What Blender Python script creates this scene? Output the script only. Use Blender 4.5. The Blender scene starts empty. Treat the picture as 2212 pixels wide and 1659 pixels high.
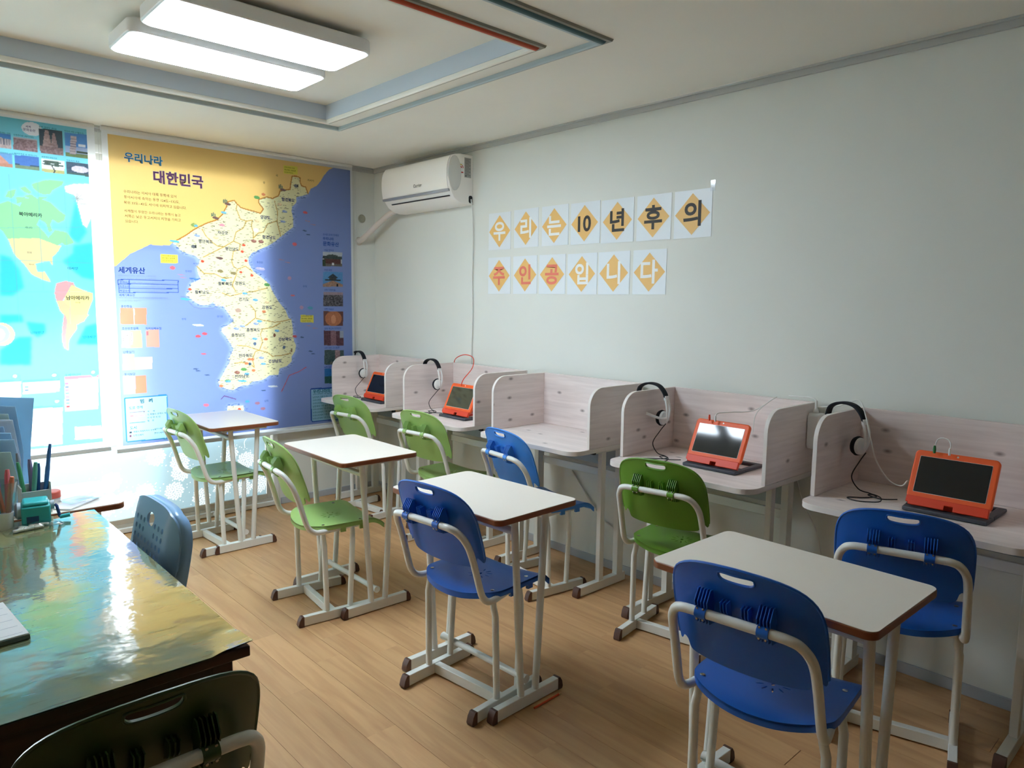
import bpy, math, random, json
import numpy as np
from mathutils import Vector, Matrix
from mathutils.geometry import delaunay_2d_cdt
random.seed(7)
C = bpy.context.scene.collection
PI = math.pi

# ------------------------------------------------------------------ camera, world, sun, exposure
sc = bpy.context.scene
YAW, PITCH, ROLL = math.radians(42.895), math.radians(-6.4325), math.radians(.6688)
fw = Vector((math.sin(YAW)*math.cos(PITCH), math.cos(YAW)*math.cos(PITCH), math.sin(PITCH)))
rt = Vector((math.cos(YAW), -math.sin(YAW), 0)); up = rt.cross(fw)
r2 = rt*math.cos(ROLL) + up*math.sin(ROLL); u2 = -rt*math.sin(ROLL) + up*math.cos(ROLL)
cam = bpy.data.cameras.new('camera'); cam.sensor_width = 36; cam.lens = 36*1550.6/2212; cam.clip_start = .02
co = bpy.data.objects.new('camera', cam); C.objects.link(co)
co.matrix_world = Matrix(((r2.x,u2.x,-fw.x,0),(r2.y,u2.y,-fw.y,0),(r2.z,u2.z,-fw.z,1.45),(0,0,0,1)))
sc.camera = co
W = bpy.data.worlds.new('world'); sc.world = W; W.use_nodes = True
bg = W.node_tree.nodes['Background']; bg.inputs[0].default_value = (.90,.95,1.0,1); bg.inputs[1].default_value = 9.6
sl = bpy.data.lights.new('sun', 'SUN'); sl.energy = 28; sl.angle = math.radians(5.0); sl.color = (1,.97,.90)
so = bpy.data.objects.new('sun', sl); C.objects.link(so)
sun_from = Vector((.62, .62, .62)).normalized()
so.rotation_euler = sun_from.to_track_quat('Z','Y').to_euler(); so.location = (6, 9, 7)
sc.view_settings.view_transform = 'Standard'; sc.view_settings.look = 'None'
sc.view_settings.exposure = 0.96; sc.view_settings.gamma = 1.0; sc.view_settings.use_curve_mapping = False
try:
    sc.cycles.use_denoising = True; sc.cycles.max_bounces = 10; sc.cycles.diffuse_bounces = 6
    sc.cycles.transmission_bounces = 8; sc.cycles.transparent_max_bounces = 16
    sc.cycles.sample_clamp_indirect = 6; sc.cycles.caustics_reflective = False; sc.cycles.caustics_refractive = False
except Exception: pass

# ------------------------------------------------------------------ helpers
def s2l(c): return c/12.92 if c <= .04045 else ((c+.055)/1.055)**2.4
def rgb(r, g, b): return (s2l(r/255), s2l(g/255), s2l(b/255), 1)
class NT:
    def __init__(s, name):
        s.m = bpy.data.materials.new(name); s.m.use_nodes = True; s.t = s.m.node_tree; s.n = s.t.nodes
        s.b = s.n['Principled BSDF']; s.out = s.n['Material Output']
    def new(s, t, **k):
        n = s.n.new(t)
        for a, v in k.items(): setattr(n, a, v)
        return n
    def link(s, a, b): s.t.links.new(a, b)
def mat(name, col, rough=.5, metal=0, bump=0, bscale=200, var=0, vscale=6, coat=0, spec=.5):
    N = NT(name); b = N.b
    b.inputs['Base Color'].default_value = col; b.inputs['Roughness'].default_value = rough; b.inputs['Metallic'].default_value = metal
    b.inputs['Specular IOR Level'].default_value = spec
    if coat: b.inputs['Coat Weight'].default_value = coat
    if bump or var:
        tc = N.new('ShaderNodeTexCoord')
    if bump:
        no = N.new('ShaderNodeTexNoise'); no.inputs['Scale'].default_value = bscale; no.inputs['Detail'].default_value = 3
        N.link(tc.outputs['Object'], no.inputs['Vector'])
        bm = N.new('ShaderNodeBump'); bm.inputs['Strength'].default_value = bump; bm.inputs['Distance'].default_value = .001
        N.link(no.outputs['Fac'], bm.inputs['Height']); N.link(bm.outputs['Normal'], b.inputs['Normal'])
    if var:
        n2 = N.new('ShaderNodeTexNoise'); n2.inputs['Scale'].default_value = vscale; n2.inputs['Detail'].default_value = 4
        N.link(tc.outputs['Object'], n2.inputs['Vector'])
        mr = N.new('ShaderNodeMapRange'); mr.inputs['From Min'].default_value = .3; mr.inputs['From Max'].default_value = .7
        mr.inputs['To Min'].default_value = 1-var; mr.inputs['To Max'].default_value = 1+var
        N.link(n2.outputs['Fac'], mr.inputs['Value'])
        mx = N.new('ShaderNodeMix', data_type='RGBA', blend_type='MULTIPLY'); mx.inputs['Factor'].default_value = 1
        mx.inputs['A'].default_value = col; N.link(mr.outputs[0], mx.inputs['B']); N.link(mx.outputs['Result'], b.inputs['Base Color'])
    return N.m
def emis(name, col, st):
    N = NT(name); e = N.new('ShaderNodeEmission'); e.inputs[0].default_value = col; e.inputs[1].default_value = st
    N.link(e.outputs[0], N.out.inputs[0]); return N.m
def transl(name, col=None, fac=.5, gloss=.04, bright=1.0):
    """thin sheet that reflects and lets light through; colour from the attribute 'col' when col is None"""
    N = NT(name); d = N.new('ShaderNodeBsdfDiffuse'); t = N.new('ShaderNodeBsdfTranslucent'); m = N.new('ShaderNodeMixShader')
    if col is None:
        a = N.new('ShaderNodeAttribute', attribute_name='col'); N.link(a.outputs['Color'], d.inputs[0]); N.link(a.outputs['Color'], t.inputs[0])
    else: d.inputs[0].default_value = col; t.inputs[0].default_value = col
    m.inputs[0].default_value = fac; N.link(d.outputs[0], m.inputs[1]); N.link(t.outputs[0], m.inputs[2])
    g = N.new('ShaderNodeBsdfGlossy'); g.inputs['Roughness'].default_value = .35; m2 = N.new('ShaderNodeMixShader'); m2.inputs[0].default_value = gloss
    N.link(m.outputs[0], m2.inputs[1]); N.link(g.outputs[0], m2.inputs[2]); N.link(m2.outputs[0], N.out.inputs[0]); return N.m
def clear(name, tint=(1,1,1,1), rough=.02, fac=.08):
    N = NT(name); t = N.new('ShaderNodeBsdfTransparent'); t.inputs[0].default_value = tint
    g = N.new('ShaderNodeBsdfGlossy'); g.inputs['Roughness'].default_value = rough; m = N.new('ShaderNodeMixShader')
    f = N.new('ShaderNodeLayerWeight'); f.inputs[0].default_value = .25
    ad = N.new('ShaderNodeMath', operation='MULTIPLY_ADD'); ad.inputs[1].default_value = .5; ad.inputs[2].default_value = fac*.5; N.link(f.outputs['Facing'], ad.inputs[0]); N.link(ad.outputs[0], m.inputs[0])
    N.link(t.outputs[0], m.inputs[1]); N.link(g.outputs[0], m.inputs[2]); N.link(m.outputs[0], N.out.inputs[0]); return N.m
def wood(name, base, dark, axis, rough=.5, gs=(4, 60), knots=True, amt=.5, coat=0, rnd=True, knotcol=None, flat=None):
    """printed board: grain along axis ('x' or 'y'), with knots"""
    N = NT(name); tc = N.new('ShaderNodeTexCoord'); oi = N.new('ShaderNodeObjectInfo')
    ad = N.new('ShaderNodeVectorMath', operation='ADD'); mu = N.new('ShaderNodeVectorMath', operation='SCALE')
    mu.inputs['Scale'].default_value = 7.3 if rnd else 0
    cmb = N.new('ShaderNodeCombineXYZ')
    for i in range(3): N.link(oi.outputs['Random'], cmb.inputs[i])
    N.link(cmb.outputs[0], mu.inputs[0]); N.link(tc.outputs['Object'], ad.inputs[0]); N.link(mu.outputs[0], ad.inputs[1])
    mp = N.new('ShaderNodeMapping'); a, b = gs
    mp.inputs['Scale'].default_value = {'x': (a, b, b), 'y': (b, a, b), 'z': (b, b, a)}[axis]
    N.link(ad.outputs[0], mp.inputs[0])
    n1 = N.new('ShaderNodeTexNoise'); n1.inputs['Scale'].default_value = 1; n1.inputs['Detail'].default_value = 5; n1.inputs['Distortion'].default_value = .6
    N.link(mp.outputs[0], n1.inputs['Vector'])
    r = N.new('ShaderNodeValToRGB'); r.color_ramp.elements[0].position = .35; r.color_ramp.elements[1].position = .62
    r.color_ramp.elements[0].color = tuple(dark[i]*amt+base[i]*(1-amt) for i in range(3))+(1,); r.color_ramp.elements[1].color = base
    N.link(n1.outputs['Fac'], r.inputs[0]); last = r.outputs[0]
    n3 = N.new('ShaderNodeTexNoise'); n3.inputs['Scale'].default_value = .22; n3.inputs['Detail'].default_value = 2; N.link(mp.outputs[0], n3.inputs['Vector'])
    m3 = N.new('ShaderNodeMapRange'); m3.inputs['From Min'].default_value = .35; m3.inputs['From Max'].default_value = .65; m3.inputs['To Min'].default_value = .93; m3.inputs['To Max'].default_value = 1.04
    N.link(n3.outputs['Fac'], m3.inputs[0])
    mx = N.new('ShaderNodeMix', data_type='RGBA', blend_type='MULTIPLY'); mx.inputs['Factor'].default_value = 1
    N.link(last, mx.inputs['A']); N.link(m3.outputs[0], mx.inputs['B']); last = mx.outputs['Result']
    if rnd:
        mr = N.new('ShaderNodeMapRange'); mr.inputs['To Min'].default_value = .95; mr.inputs['To Max'].default_value = 1.04
        N.link(oi.outputs['Random'], mr.inputs[0]); mx = N.new('ShaderNodeMix', data_type='RGBA', blend_type='MULTIPLY'); mx.inputs['Factor'].default_value = 1
        N.link(last, mx.inputs['A']); N.link(mr.outputs[0], mx.inputs['B']); last = mx.outputs['Result']
    if knots:
        sx = N.new('ShaderNodeSeparateXYZ'); N.link(ad.outputs[0], sx.inputs[0]); cx_ = N.new('ShaderNodeCombineXYZ')
        pa = {'x': ('Y','Z'), 'y': ('X','Z'), 'z': ('X','Y')}[flat or 'z']
        for k_, ax in enumerate(pa):
            mm = N.new('ShaderNodeMath', operation='MULTIPLY'); mm.inputs[1].default_value = 5.5 if ax.lower() == axis else 10.5
            N.link(sx.outputs[ax], mm.inputs[0]); N.link(mm.outputs[0], cx_.inputs[k_])
        mp2 = cx_
        v = N.new('ShaderNodeTexVoronoi'); v.voronoi_dimensions = '2D'; v.inputs['Scale'].default_value = 1.0; N.link(mp2.outputs[0], v.inputs['Vector'])
        r2_ = N.new('ShaderNodeValToRGB'); r2_.color_ramp.elements[0].position = .02; r2_.color_ramp.elements[1].position = .12
        r2_.color_ramp.elements[0].color = (1,1,1,1); r2_.color_ramp.elements[1].color = (0,0,0,1); N.link(v.outputs['Distance'], r2_.inputs[0])
        sp = N.new('ShaderNodeSeparateColor'); N.link(v.outputs['Color'], sp.inputs[0])
        gt = N.new('ShaderNodeMath', operation='GREATER_THAN'); gt.inputs[1].default_value = .60; N.link(sp.outputs[0], gt.inputs[0])
        ml = N.new('ShaderNodeMath', operation='MULTIPLY'); N.link(r2_.outputs[0], ml.inputs[0]); N.link(gt.outputs[0], ml.inputs[1])
        m2 = N.new('ShaderNodeMath', operation='MULTIPLY'); m2.inputs[1].default_value = .75; N.link(ml.outputs[0], m2.inputs[0])
        kx = N.new('ShaderNodeMix', data_type='RGBA'); N.link(m2.outputs[0], kx.inputs['Factor']); N.link(last, kx.inputs['A']); kx.inputs['B'].default_value = knotcol or dark; last = kx.outputs['Result']
    N.link(last, N.b.inputs['Base Color']); N.b.inputs['Roughness'].default_value = rough
    if coat: N.b.inputs['Coat Weight'].default_value = coat; N.b.inputs['Coat Roughness'].default_value = .2
    return N.m

class MB:
    def __init__(s): s.v = []; s.f = []; s.mi = []
    def add(s, vs, fs, mi=0):
        o = len(s.v); s.v += [tuple(v) for v in vs]; s.f += [tuple(i+o for i in f) for f in fs]; s.mi += [mi]*len(fs); return s
    def box(s, x0, y0, z0, x1, y1, z1, mi=0, M=None):
        vs = [Vector(p) for p in ((x0,y0,z0),(x1,y0,z0),(x1,y1,z0),(x0,y1,z0),(x0,y0,z1),(x1,y0,z1),(x1,y1,z1),(x0,y1,z1))]
        if M is not None: vs = [M @ v for v in vs]
        return s.add(vs, [(3,2,1,0),(4,5,6,7),(0,1,5,4),(1,2,6,5),(2,3,7,6),(3,0,4,7)], mi)
    def tube(s, pts, r, n=10, mi=0, flat=None):
        pts = [Vector(p) for p in pts]; R = r if isinstance(r, (list, tuple)) else [r]*len(pts)
        vs = []; t0 = (pts[1]-pts[0]).normalized(); a = Vector((0,0,1)) if abs(t0.z) < .9 else Vector((1,0,0))
        nrm = t0.cross(a).normalized()
        for i, p in enumerate(pts):
            t = (pts[min(i+1,len(pts)-1)]-pts[max(i-1,0)]).normalized()
            nrm = (nrm - t*nrm.dot(t)).normalized(); b = t.cross(nrm)
            for k in range(n):
                q = 2*PI*k/n; vs.append(p + (nrm*math.cos(q)+b*math.sin(q))*R[i])
        fs = []
        for i in range(len(pts)-1):
            for k in range(n): k2 = (k+1) % n; fs.append((i*n+k, i*n+k2, (i+1)*n+k2, (i+1)*n+k))
        fs.append(tuple(range(n))[::-1]); fs.append(tuple((len(pts)-1)*n+k for k in range(n)))
        return s.add(vs, fs, mi)
    def prism(s, poly, fn, a, b, mi=0, mrim=None):
        """poly in 2D, fn(u,v,w)->3D, w from a to b"""
        n = len(poly); vs = [fn(u,v,a) for u,v in poly]+[fn(u,v,b) for u,v in poly]
        s.add(vs, [tuple(range(n))[::-1], tuple(range(n,2*n))], mi); o = len(s.v)-2*n
        for i in range(n): s.f.append((o+i, o+(i+1)%n, o+n+(i+1)%n, o+n+i)); s.mi.append(mi if mrim is None else mrim)
        return s
    def lathe(s, prof, c=(0,0,0), n=24, mi=0, M=None):
        vs = []; c = Vector(c)
        for r, z in prof:
            for k in range(n):
                q = 2*PI*k/n; p = Vector((r*math.cos(q), r*math.sin(q), z))
                if M is not None: p = M @ p
                vs.append(c+p)
        fs = []
        for i in range(len(prof)-1):
            for k in range(n): k2 = (k+1) % n; fs.append((i*n+k, i*n+k2, (i+1)*n+k2, (i+1)*n+k))
        fs.append(tuple(range(n))[::-1]); fs.append(tuple((len(prof)-1)*n+k for k in range(n)))
        return s.add(vs, fs, mi)
    def mesh(s, name, mats, ang=38):
        me = bpy.data.meshes.new(name); me.from_pydata(s.v, [], s.f)
        for m in (mats if isinstance(mats, (list, tuple)) else [mats]): me.materials.append(m)
        me.polygons.foreach_set('material_index', s.mi); me.validate()
        fix_normals(me)
        me.polygons.foreach_set('use_smooth', [True]*len(me.polygons)); me.set_sharp_from_angle(angle=math.radians(ang)); me.update(); return me
    def build(s, name, mats, parent=None, bevel=0, seg=2, ang=38, label=None):
        o = bpy.data.objects.new(name, s.mesh(name, mats, ang)); C.objects.link(o)
        if parent is not None: o.parent = parent
        if bevel:
            b = o.modifiers.new('bevel', 'BEVEL'); b.width = bevel; b.segments = seg; b.limit_method = 'ANGLE'; b.angle_limit = math.radians(35); b.harden_normals = False
        if label: o['label'] = label
        return o
import bmesh
def fix_normals(me):
    bm = bmesh.new(); bm.from_mesh(me); bmesh.ops.remove_doubles(bm, verts=bm.verts, dist=1e-6); bmesh.ops.recalc_face_normals(bm, faces=bm.faces); bm.to_mesh(me); bm.free()
def cat(pts, k=8, closed=False):
    P = [Vector(p) for p in pts]; out = []; n = len(P)
    for i in range(n if closed else n-1):
        p0 = P[(i-1) % n] if closed or i > 0 else P[0]; p1 = P[i]; p2 = P[(i+1) % n]; p3 = P[(i+2) % n] if closed or i+2 < n else P[-1]
        for j in range(k):
            t = j/k; out.append(.5*((2*p1)+(-p0+p2)*t+(2*p0-5*p1+4*p2-p3)*t*t+(-p0+3*p1-3*p2+p3)*t**3))
    if not closed: out.append(P[-1])
    return out
def cat2(pts, k=6, closed=True): return [(p.x, p.y) for p in cat([(a, b, 0) for a, b in pts], k, closed)]
def rrect(x0, y0, x1, y1, r, k=6):
    out = []
    for cx, cy, a in ((x1-r,y0+r,-PI/2),(x1-r,y1-r,0),(x0+r,y1-r,PI/2),(x0+r,y0+r,PI)):
        for i in range(k+1): q = a+PI/2*i/k; out.append((cx+r*math.cos(q), cy+r*math.sin(q)))
    return out
def circ(cx, cy, r, n=10, ry=None, rot=0):
    ry = ry or r; out = []
    for i in range(n):
        q = 2*PI*i/n; a, b = r*math.cos(q), ry*math.sin(q); out.append((cx+a*math.cos(rot)-b*math.sin(rot), cy+a*math.sin(rot)+b*math.cos(rot)))
    return out
def inside(p, poly):
    x, y = p; c = False; j = len(poly)-1
    for i in range(len(poly)):
        xi, yi = poly[i]; xj, yj = poly[j]
        if (yi > y) != (yj > y) and x < (xj-xi)*(y-yi)/(yj-yi)+xi: c = not c
        j = i
    return c
def sheet(outline, holes, step, fn, th, mi=0, rim=0):
    """curved panel with holes: fn(u,v,w)->3D with w the thickness offset; returns an MB"""
    pts = list(outline); edges = [(i, (i+1) % len(outline)) for i in range(len(outline))]
    for h in holes:
        o = len(pts); pts += h; edges += [(o+i, o+(i+1) % len(h)) for i in range(len(h))]
    xs = [p[0] for p in outline]; ys = [p[1] for p in outline]
    y = min(ys)+step*.5
    while y < max(ys):
        x = min(xs)+step*.5
        while x < max(xs):
            if inside((x,y), outline) and not any(inside((x,y), h) for h in holes): pts.append((x,y))
            x += step
        y += step
    v2, e2, f2, *_ = delaunay_2d_cdt([Vector(p) for p in pts], edges, [], 0, 1e-5)
    keep = []
    for f in f2:
        c = (sum(v2[i].x for i in f)/len(f), sum(v2[i].y for i in f)/len(f))
        if inside(c, outline) and not any(inside(c, h) for h in holes): keep.append(tuple(f))
    n = len(v2); m = MB()
    vs = [fn(p.x, p.y, th/2) for p in v2]+[fn(p.x, p.y, -th/2) for p in v2]
    fs = keep + [tuple(i+n for i in f[::-1]) for f in keep]
    cnt = {}
    for f in keep:
        for i in range(len(f)):
            a, b = f[i], f[(i+1) % len(f)]; cnt[(a,b)] = 1
    for (a, b) in list(cnt):
        if (b, a) not in cnt: fs.append((b, a, a+n, b+n))
    m.add(vs, fs, mi); return m
def thing(name, label, category, loc=(0,0,0), rotz=0, group=None):
    o = bpy.data.objects.new(name, None); C.objects.link(o); o.empty_display_size = .1
    o.location = loc; o.rotation_euler = (0,0,rotz); o['label'] = label; o['category'] = category
    if group: o['group'] = group
    return o
def tag(o, label, category, group=None):
    o['label'] = label; o['category'] = category
    if group: o['group'] = group
    return o
def struct(o, label=None):
    o['kind'] = 'structure'
    if label: o['label'] = label
    return o
def kids(o): return [c for c in bpy.data.objects if c.parent == o]
def dup(root, label, loc, rotz, remap=None):
    def cp(o, par):
        c = o.copy(); C.objects.link(c)
        if par is not None: c.parent = par
        if remap and c.type == 'MESH' and c.data.materials and c.data.materials[0] in remap:
            key = (o.data.name, id(remap)); 
            if key not in CACHE:
                d = o.data.copy(); d.materials[0] = remap[o.data.materials[0]]; CACHE[key] = d
            c.data = CACHE[key]
        for ch in TREE.get(o.name, []): cp(ch, c)
        return c
    TREE = {}
    for q in bpy.data.objects:
        if q.parent: TREE.setdefault(q.parent.name, []).append(q)
    r = cp(root, None); r.location = loc; r.rotation_euler = (0,0,rotz); r['label'] = label; return r
CACHE = {}
WEIGHTS = {'s': (1, .006), 'b': (4, .026), 'o': (4, .052)}    # small, bold, outline: curve resolution and stroke offset
ROWS = {}
def prebuild(keys):
    """all the lettering at size 1, one text object per weight, one string per line; key = (string, weight)"""
    objs = []
    for wt, (res, off) in WEIGHTS.items():
        L = sorted({k[0] for k in keys if k[1] == wt})
        c = bpy.data.curves.new('lettering', 'FONT'); c.body = '\n'.join(L); c.size = 1; c.offset = off; c.resolution_u = res; c.space_line = 2.5
        o = bpy.data.objects.new('lettering', c); C.objects.link(o); objs.append((o, L, wt))
    bpy.context.view_layer.update(); dg = bpy.context.evaluated_depsgraph_get()
    for o, L, wt in objs:
        me = bpy.data.meshes.new_from_object(o.evaluated_get(dg)); V = [v.co.copy() for v in me.vertices]; rows = {}
        for p in me.polygons:
            q = tuple(p.vertices); rows.setdefault(int(round((.35-sum(V[i].y for i in q)/len(q))/2.5)), []).append(q)
        for i, st_ in enumerate(L):
            F = rows.get(i, []); used = sorted({v for f in F for v in f}); mp = {v: n for n, v in enumerate(used)}
            ROWS[(st_, wt)] = ([Vector((V[v].x, V[v].y+2.5*i, 0)) for v in used], [tuple(mp[v] for v in f) for f in F])
        bpy.data.meshes.remove(me)
    for o, L, wt in objs: c = o.data; bpy.data.objects.remove(o); bpy.data.curves.remove(c)
def textmesh(items):
    """items: (string, matrix4, size, weight, align) -> list of (verts, faces)"""
    out = []
    for st_, M, size, wt, al in items:
        V, F = ROWS[(st_, wt)]; xs = [v.x for v in V] or [0]; dx = -(min(xs)+max(xs))/2 if al == 'CENTER' else 0
        out.append(([M @ ((v+Vector((dx,0,0)))*size) for v in V], F))
    return out

# ------------------------------------------------------------------ materials
M_wall = mat('wallpaper', rgb(224,226,219), .85, bump=.25, bscale=420, var=.012, vscale=3)
M_ceil = mat('ceiling_paper', rgb(238,236,226), .9, bump=.15, bscale=300, var=.01, vscale=4)
M_trim = mat('grey_moulding', rgb(186,187,183), .5)
M_skirt = mat('skirting', rgb(176,182,188), .5)
M_red = mat('red_moulding', rgb(205,82,38), .35); M_teal = mat('teal_moulding', rgb(70,108,118), .35); M_greym = mat('dull_moulding', rgb(140,140,128), .5)
M_metal = mat('white_powder_coat', rgb(226,226,219), .32, bump=.05, bscale=600)
M_cap = mat('brown_plastic', rgb(84,54,42), .45)
M_lam = mat('cream_laminate', rgb(234,226,214), .30, var=.008)
M_edge = mat('brown_edge', rgb(134,76,44), .35)
M_green = mat('green_plastic', rgb(98,146,44), .36, bump=.12, bscale=900)
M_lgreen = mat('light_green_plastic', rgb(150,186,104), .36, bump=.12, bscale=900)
M_dgreen = mat('dark_green_plastic', rgb(46,70,30), .36)  # same green chair plastic with its shade put into the colour
M_blue = mat('blue_plastic', rgb(20,96,192), .36, bump=.12, bscale=900)
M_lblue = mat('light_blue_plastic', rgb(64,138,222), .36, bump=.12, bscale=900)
M_pblue = mat('pale_blue_plastic', rgb(140,186,230), .3)
M_screw = mat('screw_steel', rgb(190,190,185), .25, metal=1)
M_dark = mat('black_plastic', rgb(24,25,28), .5); M_cush = mat('black_foam', rgb(18,22,30), .9)
M_white = mat('white_plastic', rgb(232,232,230), .35); M_off = mat('ac_white', rgb(246,242,236), .3)
M_silver = mat('silver_strip', rgb(170,172,178), .3, metal=.4)
M_orange = mat('orange_silicone', rgb(238,92,30), .5); M_dkorange = mat('red_orange_plastic', rgb(222,62,24), .45)
M_screen = mat('black_screen', rgb(14,17,22), .06, spec=.6); M_base = mat('grey_base', rgb(62,65,74), .5)
M_cable = mat('black_cable', rgb(22,20,22), .5); M_wcable = mat('white_cable', rgb(225,225,220), .5)
PB, PD = rgb(234,222,218), rgb(184,164,158)
M_wx = wood('pale_pine_x', PB, PD, 'x', amt=.24, knotcol=rgb(92,72,68), flat='y'); M_wy = wood('pale_pine_y', PB, PD, 'y', amt=.24, knotcol=rgb(92,72,68), flat='z'); M_wb = wood('pale_pine_back', PB, PD, 'y', amt=.24, knotcol=rgb(92,72,68), flat='x')
M_wedge = mat('pale_pine_edge', rgb(226,218,212), .45)
M_floor = wood('oak_vinyl', rgb(206,162,114), rgb(156,106,64), 'y', rough=.42, gs=(2.2,26), knots=False, amt=.36)
M_seam = mat('floor_seam', rgb(120,86,56), .7)
M_dwood = wood('dark_brown_wood', rgb(74,40,26), rgb(34,18,12), 'x', rough=.4, gs=(3,40), knots=False)
M_alu = mat('aluminium_frame', rgb(196,194,184), .35, metal=.3); M_pvc = mat('white_window_frame', rgb(228,230,226), .4)
M_paper = transl('white_paper', rgb(238,240,242), .12, .02)
M_glass = clear('window_glass', (.96,.98,1,1)); M_film = transl('frosted_film', rgb(158,186,196), .26, .03); 
M_print = transl('printed_fabric', None, .48, .04); M_fabric = transl('blind_fabric', rgb(240,242,244), .6, .03)
M_lampglow = emis('lamp_diffuser', (.76,.88,1.0,1), 17.0)
def ink(name, c): return mat(name, c, .6)

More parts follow.
